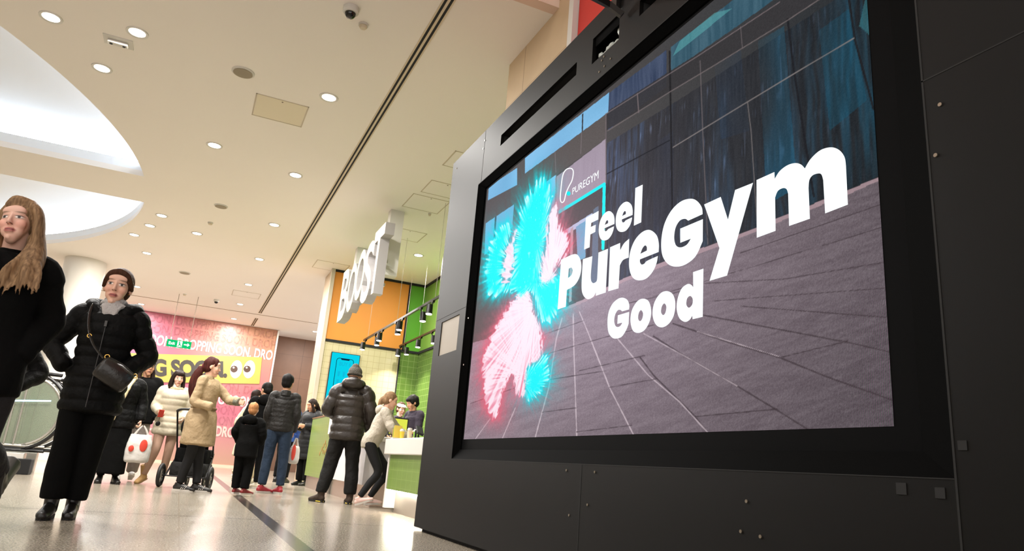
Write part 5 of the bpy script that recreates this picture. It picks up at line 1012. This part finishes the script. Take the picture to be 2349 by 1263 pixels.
# 4. long dark skirt, cream scarf, carrying the printed bag
A_ = Person((-.82, 11.7, 0), .25, 1.70, 'person in black jacket, long black skirt and cream scarf, partly behind the front woman', False, SK_F, hy=.1, hp=.1, hands='L', curl=1.5,
            elL=(.245, .03, 1.12), wrL=(.25, -.06, .88), anR=(-.09, .02, .09), anL=(.10, .03, .09), fyaw=(-.3, .1))
A_.top('jacket', C_BK, hem=.76, rx=.185, ry=.14, hrx=.20, sl=(.085, .075, .06), puff=.05, bands=8, hood=1)
c = MB(); c.tube([(0, 0, .96), (0, 0, .6), (0, .01, .14)], [(.17, .13), (.185, .15), (.20, .165)], n=24, side=(1, 0, 0), caps=(.3, .05)); voxel(c, 'skirt', C_BKT, .012, 2, A_.root, .008, 9, (1, 1, .3)); A_.pants(C_BKT, r=(.08, .06, .05)); A_.shoes(C_SHB, C_SOLK, 'sneaker'); A_.hair(H_DB, fringe=True)
c = MB(); c.torus(A_.J['neck'] + V((0, -.01, .02)), (0, .3, 1), .075, .034, 24, 8); c.tube([A_.J['neck'] + V((.06, -.06, .03)), (-.02, -.14, 1.28), (-.08, -.16, 1.05), (-.12, -.17, .86)], [.035, .032, .028, .022]); voxel(c, 'scarf', fab('cream_knit', (214, 196, 158), .95, .5, 50), .009, 1, A_.root, .003, 30)
def carrier(name, loc, rz, w_, h_, m, lb, motifs=(), sq=1.0):
    t = empty(name, loc, rz); tag(t, lb, 'bag', None); mb = MB(); P = [(0, 0, 0), (0, 0, -.10), (0, 0, -h_*.55), (0, 0, -h_*.92), (0, 0, -h_)]
    mb.tube(P[1:], [(w_*.42, .02), (w_*.5, .06), (w_*.5, .065), (w_*.46, .03)], n=20, side=(1, 0, 0), caps=(.1, .4)); o = voxel(mb, 'bag_body', m, .008, 1, t, .006, 24)
    for sx in (-1, 1): h = MB(); h.tube([(sx*w_*.30, 0, -.13), (sx*w_*.16, 0, -.04), (sx*.01, 0, .02)], [(.016, .005), (.012, .004), (.01, .005)], n=8, side=(1, 0, 0)); h.build('handle', m, t)
    for cx, cz, rx, rz_, cm in motifs:
        e = MB(); e.ell((cx, -.066, cz), (rx, .012, rz_), None, 16, 10); e.build('printed_motif', cm, t)
    return t
PLB = mat('white_polythene', rgb(200, 197, 192), .35, bump=.4, bscale=14); RED = mat('red_print', rgb(204, 62, 46), .5)
hp = A_.root.matrix_basis @ (V((.25, -.06, .80)) * 1)
hw = V((A_.root.location.x, A_.root.location.y, 0)) + rotz(.25) @ (V((.29, -.12, .79))*A_.k)
carrier('carrier_bag', hw, .2, .33, .48, PLB, 'white plastic carrier bag printed with red shapes, held beside the black skirt', [(.045, -.25, .05, .085, RED), (-.105, -.30, .035, .045, RED)])
# 5. person in a black cap behind
B_ = Person((-.66, 12.7, 0), .1, 1.86, 'person in a black cap and dark jacket standing behind the one with the cream scarf', False, SK_M, hy=.3, hands='', knR=(-.09, -.05, .49), anR=(-.10, -.14, .10), anL=(.08, .16, .12), fpitch=(0, -.3))
B_.top('jacket', C_BK2, hem=.8, rx=.19, ry=.14, sl=(.08, .068, .05)); B_.pants(fab('grey_tracksuit', (128, 120, 114)), r=(.10, .085, .075)); B_.shoes(mat('white_trainer', rgb(214, 212, 210), .5), C_SOLE); B_.hair(H_DB, parts=[([(-.07, .02, 0), (-.085, .02, -.12), (-.08, -.03, -.24)], [.025, .035, .015]), ([(.07, .02, 0), (.085, .02, -.12), (.08, -.03, -.24)], [.025, .035, .015])])
c = MB(); H = lambda *p: B_.J['head'] + B_.HR @ V(p); c.ell(H(0, .02, .055), (.086, .100, .078), B_.HR); c.ell(H(0, -.10, .055), (.065, .06, .010), B_.HR); c.ell(H(0, -.075, .075), (.022, .012, .016), B_.HR); voxel(c, 'cap', C_BK2, .009, 1, B_.root)
# 6. woman in cream puffer, phone in hand
WP = Person((-.20, 12.35, 0), .12, 1.70, 'woman with long dark fringe and short cream padded coat, walking, phone in hand', False, SK_F, hy=.18, hp=.1, hands='RL', curl=1.2,
            elR=(-.23, .0, 1.13), wrR=(-.185, -.20, 1.04), elL=(.24, .02, 1.11), wrL=(.16, -.20, .97), knR=(-.12, -.10, .49), anR=(-.20, .0, .13), knL=(.07, -.02, .49), anL=(.06, .10, .10), fyaw=(-.6, -.2), fpitch=(.28, 0))
CRM = fab('cream_puffer_nylon', (190, 180, 158), .5, .5, 9); WP.top('coat', CRM, hem=.73, rx=.195, ry=.155, hrx=.215, hry=.165, sl=(.078, .070, .055), puff=.09, bands=8, sbands=6, wr=.006, wsc=14)
c = MB(); c.torus(WP.J['neck'] + V((0, .03, .0)), (0, -.3, 1), .11, .045, 24, 8); c.ell(WP.J['neck'] + V((0, .12, -.04)), (.13, .06, .09)); voxel(c, 'fur_hood', fab('tan_fur_trim', (178, 160, 128), .95, .9, 90), .009, 1, WP.root, .008, 50)
c = MB(); c.tube([WP.J['neck'] + V((0, -.02, -.03)), WP.J['neck'] + V((0, -.012, .06))], [(.07, .065), (.062, .06)], side=(1, 0, 0), n=16); voxel(c, 'scarf', fab('white_knit', (228, 220, 206), .95), .009, 1, WP.root)
WP.pants(fab('tan_tights', (164, 132, 112), .7, .1), r=(.088, .064, .046), name='tights', wr=0, end=.06); WP.shoes(fab('tan_suede', (176, 140, 92), .9), mat('gum_rubber', rgb(150, 120, 84), .6), 'boot', name='boot')
WP.hair(H_DB, fringe=True, parts=[([(-.05, -.02, .09), (-.078, -.01, 0), (-.085, -.01, -.12), (-.075, -.05, -.25), (-.05, -.08, -.30)], [(.02, .03), (.022, .05), (.03, .05), (.03, .03), (.01, .01)]), ([(.05, -.02, .09), (.078, -.01, 0), (.085, -.01, -.12), (.085, -.05, -.22), (.07, -.08, -.27)], [(.02, .03), (.022, .05), (.03, .05), (.03, .03), (.01, .01)]), ([(0, .10, .02), (0, .115, -.12), (0, .10, -.2)], [(.07, .03), (.085, .03), (.06, .02)])])
def wp(P, *p): return V((P.root.location.x, P.root.location.y, P.root.location.z)) + rotz(P.root.rotation_euler.z) @ (V(p)*P.k)
ph = empty('smartphone', wp(WP, -.165, -.325, 1.02), .2); ph.rotation_euler = (.5, 0, .2); tag(ph, 'red cased phone with a black charm in the cream coated woman\'s hand', 'smartphone'); boxo('phone_case', (-.036, -.006, -.06), (.036, .006, .06), RED, ph, .003); c = MB(); c.tube([(0, 0, -.06), (0, 0, -.14)], [.003]*2, n=6); c.ell((0, 0, -.17), (.035, .02, .04), None, 10, 8); c.build('charm', C_SOLK, ph)
# 7. woman in the trench coat
TR = Person((.22, 10.85, 0), 1.10, 1.79, 'woman in a beige trench coat with long auburn ponytail, one arm stretched out', False, SK_F, hy=.35, hp=.12, hands='L', curl=.7,
            elL=(.175, -.22, 1.19), wrL=(.11, -.40, 1.165), elR=(-.22, .03, 1.10), wrR=(-.20, -.19, 1.06), shL=(.15, -.01, 1.385), knR=(-.07, .02, .49), anR=(-.06, .10, .09), knL=(.06, -.02, .49), anL=(.05, -.07, .09), fyaw=(.25, .35))
TRC = fab('beige_trench_cotton', (164, 142, 110), .8, 1.4, 10); TR.top('coat', TRC, hem=.585, rx=.175, ry=.145, hrx=.235, hry=.21, sl=(.068, .058, .050), wr=.012, wsc=8, wrx=.165)
c = MB(); c.torus((0, 0, 1.045), (0, 0, 1), .155, .018, 32, 8)
for i in range(len(c.v)): c.v[i].x *= 1.04; c.v[i].y *= .92
c.tube([(.02, .15, 1.03), (.03, .165, .95), (.045, .17, .86)], [(.016, .006)]*3, n=8, side=(1, 0, 0)); c.build('belt', fab('trench_belt', (132, 110, 80)), TR.root, smooth=True)
c = MB(); c.tube([TR.J['neck'] + V((0, .01, -.05)), TR.J['neck'] + V((0, .01, .035))], [(.10, .09), (.075, .07)], side=(1, 0, 0), caps=(.3, .05), n=18); voxel(c, 'collar', TRC, .009, 1, TR.root)
d_ = (TR.J['wrL'] - TR.J['elL']).normalized(); c = MB(); c.tube([TR.J['wrL'] - d_*.055, TR.J['wrL'] + d_*.01], [.058, .052], n=14, caps=(.1, .1)); c.build('cuff', fab('grey_green_cuff', (118, 118, 104)), TR.root, smooth=True)
TR.pants(fab('black_leggings', (18, 18, 20), .75, .05), r=(.088, .066, .052), name='leggings', wr=.002); TR.shoes(C_SHB, C_SOLE, stripe=C_SOLE)
TR.hair(H_AU, parts=[([(0, .10, -.03), (0, .125, -.04), (0, .135, -.09), (.005, .14, -.2), (.0, .13, -.31), (0, .125, -.41)], [.03, .038, .052, .062, .058, .015])], rag=.008)
c = MB(); c.torus(TR.J['head'] + TR.HR @ V((0, .118, -.015)), TR.HR @ V((0, 1, -.1)), .03, .012, 16, 8); c.build('hair_scrunchie', fab('maroon_velvet', (92, 34, 36)), TR.root, smooth=True)
# 8. boy
BO = Person((.845, 10.62, 0), 2.75, 1.235, 'small boy with short ginger blond hair and black padded coat, seen from behind', False, SK_P, hy=.15, hp=.1, hands='', hscale=1.18, head=(0, -.012, 1.555), neck=(0, .012, 1.39),
            elR=(-.26, .0, 1.12), wrR=(-.2, -.13, .94), elL=(.26, .0, 1.12), wrL=(.2, -.13, .94), shR=(-.165, .01, 1.345), shL=(.165, .01, 1.345), anR=(-.10, .05, .12), anL=(.09, -.04, .12), knR=(-.1, -.0, .49), fyaw=(-.5, -.2))
BO.top('coat', C_BK2, hem=.70, rx=.20, ry=.16, hrx=.215, hry=.175, sl=(.086, .074, .058), wr=.008, hood=1.1, collar=.04); BO.pants(C_BKT, r=(.115, .09, .078)); BO.shoes(mat('black_red_trainer', rgb(120, 20, 22), .4), C_SOLE, L=1.15); BO.hair(H_GI, rag=.005, scale=1.0)
# 9. man in jeans
JM = Person((1.38, 11.8, 0), 3.0, 1.79, 'man in a dark bomber jacket, blue jeans and red trainers, seen from behind', False, SK_M, hy=-.25, hp=.1, hands='RL', curl=1.4,
            elR=(-.205, .02, 1.12), wrR=(-.19, -.10, .89), elL=(.205, .03, 1.12), wrL=(.20, -.06, .90), anR=(-.12, .0, .09), anL=(.13, .04, .09), knR=(-.11, -.02, .49), knL=(.11, -.02, .49), fyaw=(.5, -.9))
JM.top('jacket', fab('charcoal_quilted_jacket', (27, 25, 23), .6, 1.0, 16), hem=.87, rx=.195, ry=.14, hrx=.178, hry=.13, sl=(.064, .058, .046), puff=.05, bands=9, sbands=9, collar=.03, wr=.003)
JM.pants(fab('blue_denim', (32, 46, 64), .85, .8, 16), r=(.098, .074, .060), end=.08, wr=.006); JM.shoes(mat('red_trainer', rgb(150, 34, 44), .5), C_SOLE); JM.hair(H_BK, rag=.007, scale=1.02)
carrier('carrier_bag', wp(JM, -.25, -.16, .78), .3, .17, .36, PLB, 'small white and red plastic bag held by the man in jeans', [(-.045, -.2, .035, .12, mat('red_print', 0))])
# 10. man in black jacket beside him
BM = Person((1.20, 13.05, 0), 3.3, 1.74, 'man in a black jacket and black trousers standing behind the man in jeans', False, SK_M, hy=.35, hp=.3, hands='', elR=(-.24, .0, 1.12), wrR=(-.14, -.18, 1.05), elL=(.24, .0, 1.12), wrL=(.14, -.18, 1.05), anL=(.15, .05, .09), fyaw=(.4, -.6))
BM.top('jacket', C_BK2, hem=.84, rx=.195, ry=.145, sl=(.085, .07, .055), hood=1.1, wr=.006); BM.pants(C_BKT, r=(.10, .08, .065)); BM.shoes(mat('tan_white_trainer', rgb(196, 186, 166), .6), C_SOLE); BM.hair(H_BK, rag=.004)
# 11. cream coated passer-by behind the boy
CP = Person((1.18, 14.6, 0), 2.0, 1.72, 'passer-by in a long cream coat, half hidden behind the small boy', False, SK_F, hp=.2, hands='', elL=(.24, .14, 1.12), wrL=(.26, .12, .88), elR=(-.3, -.1, 1.12), wrR=(-.42, -.02, .9), knL=(.09, -.12, .49), anL=(.09, -.2, .1), anR=(-.09, .22, .16), fpitch=(-.5, 0))
CP.top('coat', fab('cream_wool_coat', (200, 188, 162), .9), hem=.5, rx=.19, ry=.15, hrx=.25, hry=.26, sl=(.085, .07, .06), wr=.01); CP.pants(fab('beige_trousers', (196, 178, 150)), r=(.1, .085, .08)); CP.shoes(mat('cream_trainer', rgb(222, 214, 198), .5), C_SOLE); CP.hair(H_DB)
# 12. blue hooded figure
UF = Person((2.16, 16.95, 0), 2.6, 1.86, 'person in blue almost hidden between the man in jeans and the dark padded coat', False, SK_M, hy=.2, hands=''); UF.top('jacket', fab('blue_jacket_nylon', (38, 66, 128), .6), hem=.8, rx=.17, ry=.13, hood=1.3); UF.pants(C_BKT); UF.shoes(C_SHB, C_SOLK); UF.hair(H_BK)
# 13. long dark padded coat, head bent
DC = Person((2.46, 15.85, 0), -.95, 1.78, 'woman in a knee length dark navy padded coat, head bent over her hands', False, SK_M, hy=-.25, hp=.38, hands='RL', curl=1.2, head=(0, -.05, 1.56),
            elR=(-.24, -.02, 1.13), wrR=(-.10, -.24, 1.12), elL=(.24, -.02, 1.13), wrL=(.10, -.25, 1.14), hnR=(1, 0, 0), hnL=(-1, 0, 0))
DC.top('coat', fab('navy_down_nylon', (8, 9, 13), .6, .5, 12), hem=.52, rx=.20, ry=.165, hrx=.215, hry=.19, sl=(.09, .08, .062), puff=.05, bands=10, hood=1.1); DC.pants(C_BKT, r=(.095, .085, .085)); DC.shoes(C_SHB, C_SOLK, 'ankle', name='boot')
DC.hair(H_DB, parts=[([(-.07, -.02, .02), (-.08, -.03, -.1), (-.07, -.06, -.2)], [.02, .03, .012]), ([(.07, -.02, .02), (.08, -.03, -.1), (.07, -.06, -.2)], [.02, .03, .012]), ([(0, .1, .0), (0, .12, -.14)], [(.07, .03), (.07, .03)])])
# 14. man in beanie and shiny padded jacket
PM = Person((2.09, 10.2, 0), 2.85, 1.865, 'man in a grey beanie and shiny dark brown padded jacket, standing at the shop counter', False, SK_M, hy=-.2, hp=.05, hands='', head=(0, -.03, 1.572),
            elR=(-.265, .02, 1.12), wrR=(-.235, -.12, .90), elL=(.275, .0, 1.13), wrL=(.17, -.16, 1.05), shR=(-.165, .01, 1.375), shL=(.165, .01, 1.375), knL=(.15, -.02, .49), anL=(.215, .02, .09), knR=(-.11, -.02, .49), anR=(-.135, .0, .09), fyaw=(.25, .8))
PM.top('jacket', fab('brown_glossy_down', (42, 36, 32), .4, .7, 12, spec=.45), hem=.76, rx=.208, ry=.165, hrx=.212, hry=.168, sl=(.094, .082, .062), puff=.12, bands=7, sbands=5, wr=.004, wsc=13, shw=.006, vox=.009, collar=.05)
c = MB(); n_ = PM.J['neck']; c.ell(n_ + V((0, .075, .03)), (.145, .095, .075)); c.torus(n_ + V((0, .02, .03)), (0, -.3, 1), .105, .05, 28, 10); voxel(c, 'hood', mat('brown_glossy_down', 0), .009, 2, PM.root, .007, 18)
PM.pants(fab('black_jeans', (16, 15, 14), .8, .8, 14), r=(.112, .088, .074), end=.08, wr=.010, wsc=14); PM.shoes(fab('brown_suede', (58, 46, 38), .85), C_SOLK, 'ankle', name='boot')
for q in 'RL':
    F = PM.foot(q); a = PM.J['an' + q]; b = MB(); b.tube([a + F @ V((.0, .068, -.078)), a + F @ V((.036, .03, -.078)), a + F @ V((.036, -.03, -.078))], [(.004, .006)]*3, n=6); b.tube([a + F @ V((.0, .068, -.078)), a + F @ V((-.036, .03, -.078)), a + F @ V((-.036, -.03, -.078))], [(.004, .006)]*3, n=6); b.build('welt', mat('yellow_welt', rgb(206, 176, 50), .5), PM.root)
c = MB(); H = lambda *p: PM.J['head'] + PM.HR @ V(p); c.ell(H(0, .02, .045), (.088, .104, .085), PM.HR); c.ell(H(0, .045, .10), (.05, .055, .055), PM.HR); c.torus(H(0, .02, .005), PM.HR @ V((0, -.15, 1)), .088, .014, 28, 8); voxel(c, 'beanie', fab('grey_rib_knit', (92, 88, 82), .95, .6, 70), .008, 2, PM.root, .002, 60)
PM.hair(H_DB, kind='none', parts=[([(-.04, .075, -.04), (0, .09, -.045), (.04, .075, -.04)], [.022, .022, .022])])
# 15. customer in pale hoodie leaning over the counter
HW = Person((2.43, 9.72, 0), 1.25, 1.54, 'customer in a pale hoodie and black leggings with pink trainers, reaching over the counter', False, SK_F, hy=.1, hp=.3, hands='L', curl=.5, pelvis=(0, .12, .93), waist=(0, .04, 1.05), chest=(0, -.02, 1.24), neck=(0, -.05, 1.40), head=(0, -.10, 1.535),
            shR=(-.155, -.05, 1.35), shL=(.155, -.05, 1.35), elR=(-.22, -.18, 1.12), wrR=(-.14, -.38, 1.02), elL=(.2, -.24, 1.14), wrL=(.14, -.46, 1.02), hipR=(-.085, .12, .90), hipL=(.085, .12, .90), knR=(-.09, -.05, .50), anR=(-.1, .18, .12), knL=(.1, -.16, .50), anL=(.06, .05, .12), fpitch=(-.35, -.1))
HW.top('hoodie', fab('oatmeal_fleece', (184, 176, 162), .95, 1.2, 14), hem=.84, rx=.18, ry=.135, hrx=.165, hry=.13, sl=(.078, .066, .046), hood=1.0, wr=.009, wsc=14); HW.pants(fab('black_leggings', 0), r=(.092, .062, .045), name='leggings', wr=.001, end=.08); HW.shoes(mat('pink_trainer', rgb(226, 190, 182), .5), C_SOLE); HW.hair(H_BL, parts=[([(0, .09, 0), (0, .12, -.05), (0, .11, -.16)], [.04, .04, .02])])
# 16-18. staff behind the counter
TEE = fab('dark_purple_tee', (40, 34, 46), .85)
S1 = Person((3.62, 12.25, 0), -1.25, 1.76, 'shop worker with thick black hair, looking down in a dark shirt behind the counter', False, SK_M, hy=-.1, hp=.42, hands='RL', curl=.8, head=(0, -.06, 1.56), neck=(0, -.02, 1.42), elR=(-.22, -.03, 1.12), wrR=(-.16, -.24, 1.02), elL=(.22, -.03, 1.12), wrL=(.16, -.24, 1.02))
S1.top('shirt', TEE, hem=.88, rx=.165, ry=.12, sl=(.072, .06, .05), cuff=.12, collar=.02, wr=.004); S1.pants(C_BKT); S1.shoes(C_SHB, C_SOLK); S1.hair(H_BK, rag=.008, scale=1.04, fringe=True)
S2 = Person((3.62, 13.15, 0), .9, 1.68, 'shop worker in a white cap, facing the counter from behind the black till', False, SK_P, hy=-.6, hp=.2, hands='RL', curl=.8, wrR=(-.16, -.22, 1.02), wrL=(.16, -.22, 1.02)); S2.top('shirt', TEE, hem=.88, rx=.16, ry=.12, sl=(.07, .06, .05), cuff=.12, wr=.004); S2.pants(C_BKT); S2.shoes(C_SHB, C_SOLK); S2.hair(H_BR)
c = MB(); H = lambda *p: S2.J['head'] + S2.HR @ V(p); c.ell(H(0, .02, .055), (.085, .10, .072), S2.HR); c.ell(H(0, -.10, .06), (.06, .05, .01), S2.HR); voxel(c, 'cap', fab('white_cap_cotton', (222, 214, 204)), .009, 1, S2.root)
S3 = Person((3.55, 13.9, 0), 1.5, 1.68, 'dark haired shop worker seen from the side, left of the white capped one', False, SK_F, hp=.25, hands='RL', curl=.8, wrR=(-.16, -.22, 1.02), wrL=(.16, -.22, 1.02)); S3.top('shirt', TEE, hem=.88, rx=.16, ry=.12, sl=(.07, .06, .05), cuff=.12, wr=.004); S3.pants(C_BKT); S3.shoes(C_SHB, C_SOLK); S3.hair(H_BK)
# ------------------------------------------------------------------ pushchair
ps = empty('pushchair', (.22, 11.8, 0), -.22); tag(ps, 'black pushchair with large rear wheels beside the woman in the trench coat', 'pushchair')
def wheel(c, R, w_, par=ps):
    m = MB(); m.torus(c, (1, 0, 0), R - w_, w_, 28, 10); o = m.build('wheel', C_SOLK, par, smooth=True); s = MB(); c = V(c); s.cyl(c - V((w_*.8, 0, 0)), c + V((w_*.8, 0, 0)), R*.18, n=14)
    for i in range(8): a = PI*i/4; s.cyl(c, c + V((0, math.cos(a), math.sin(a)))*(R - w_), .006, n=6)
    s.build('spokes', M_alu, o)
wheel((-.33, -.25, .165), .165, .026); wheel((.33, -.25, .165), .165, .026); wheel((-.12, .48, .095), .095, .018); wheel((.12, .48, .095), .095, .018)
f_ = MB()
for sx in (-1, 1):
    f_.tube([(sx*.27, -.25, .17), (sx*.25, .1, .42), (sx*.24, .2, .5)], [.013]*3, n=8); f_.tube([(sx*.12, .48, .13), (sx*.2, .3, .4), (sx*.25, .1, .5), (sx*.25, -.2, .85), (sx*.24, -.42, 1.06)], [.013]*5, n=8)
f_.cyl((-.33, -.25, .165), (.33, -.25, .165), .011, n=8); f_.cyl((-.25, .1, .45), (.25, .1, .45), .012, n=8); f_.build('frame', M_black, ps, smooth=True)
h = MB(); h.tube([(-.24, -.42, 1.06), (-.15, -.46, 1.09), (.15, -.46, 1.09), (.24, -.42, 1.06)], [.018]*4, n=10); h.build('handle', C_SOLK, ps, smooth=True)
s_ = MB(); s_.box((-.22, -.16, .34), (.22, .36, .56), .03); s_.tube([(0, -.02, .5), (0, -.10, .75), (0, -.12, .98)], [(.2, .04), (.2, .05), (.18, .04)], side=(1, 0, 0), n=16); s_.build('seat', C_BK2, ps, smooth=True)
cn = MB(); cn.ell((0, .0, .86), (.24, .26, .22), None, 20, 12); voxel(cn, 'canopy', C_BK2, .012, 1, ps, .004, 16)
bk = MB(); bk.box((-.24, -.22, .16), (.24, .3, .36), .03); b_ = bk.build('basket', fab('basket_mesh', (30, 30, 30)), ps, smooth=True); 
for sx in (-.13, .06): yb = MB(); yb.tube([(sx, -.205, .30), (sx + .05, -.207, .26), (sx + .02, -.207, .23)], [(.012, .003)]*3, n=6, side=(1, 0, 0)); yb.build('yellow_tag', mat('yellow_print', 0), b_)
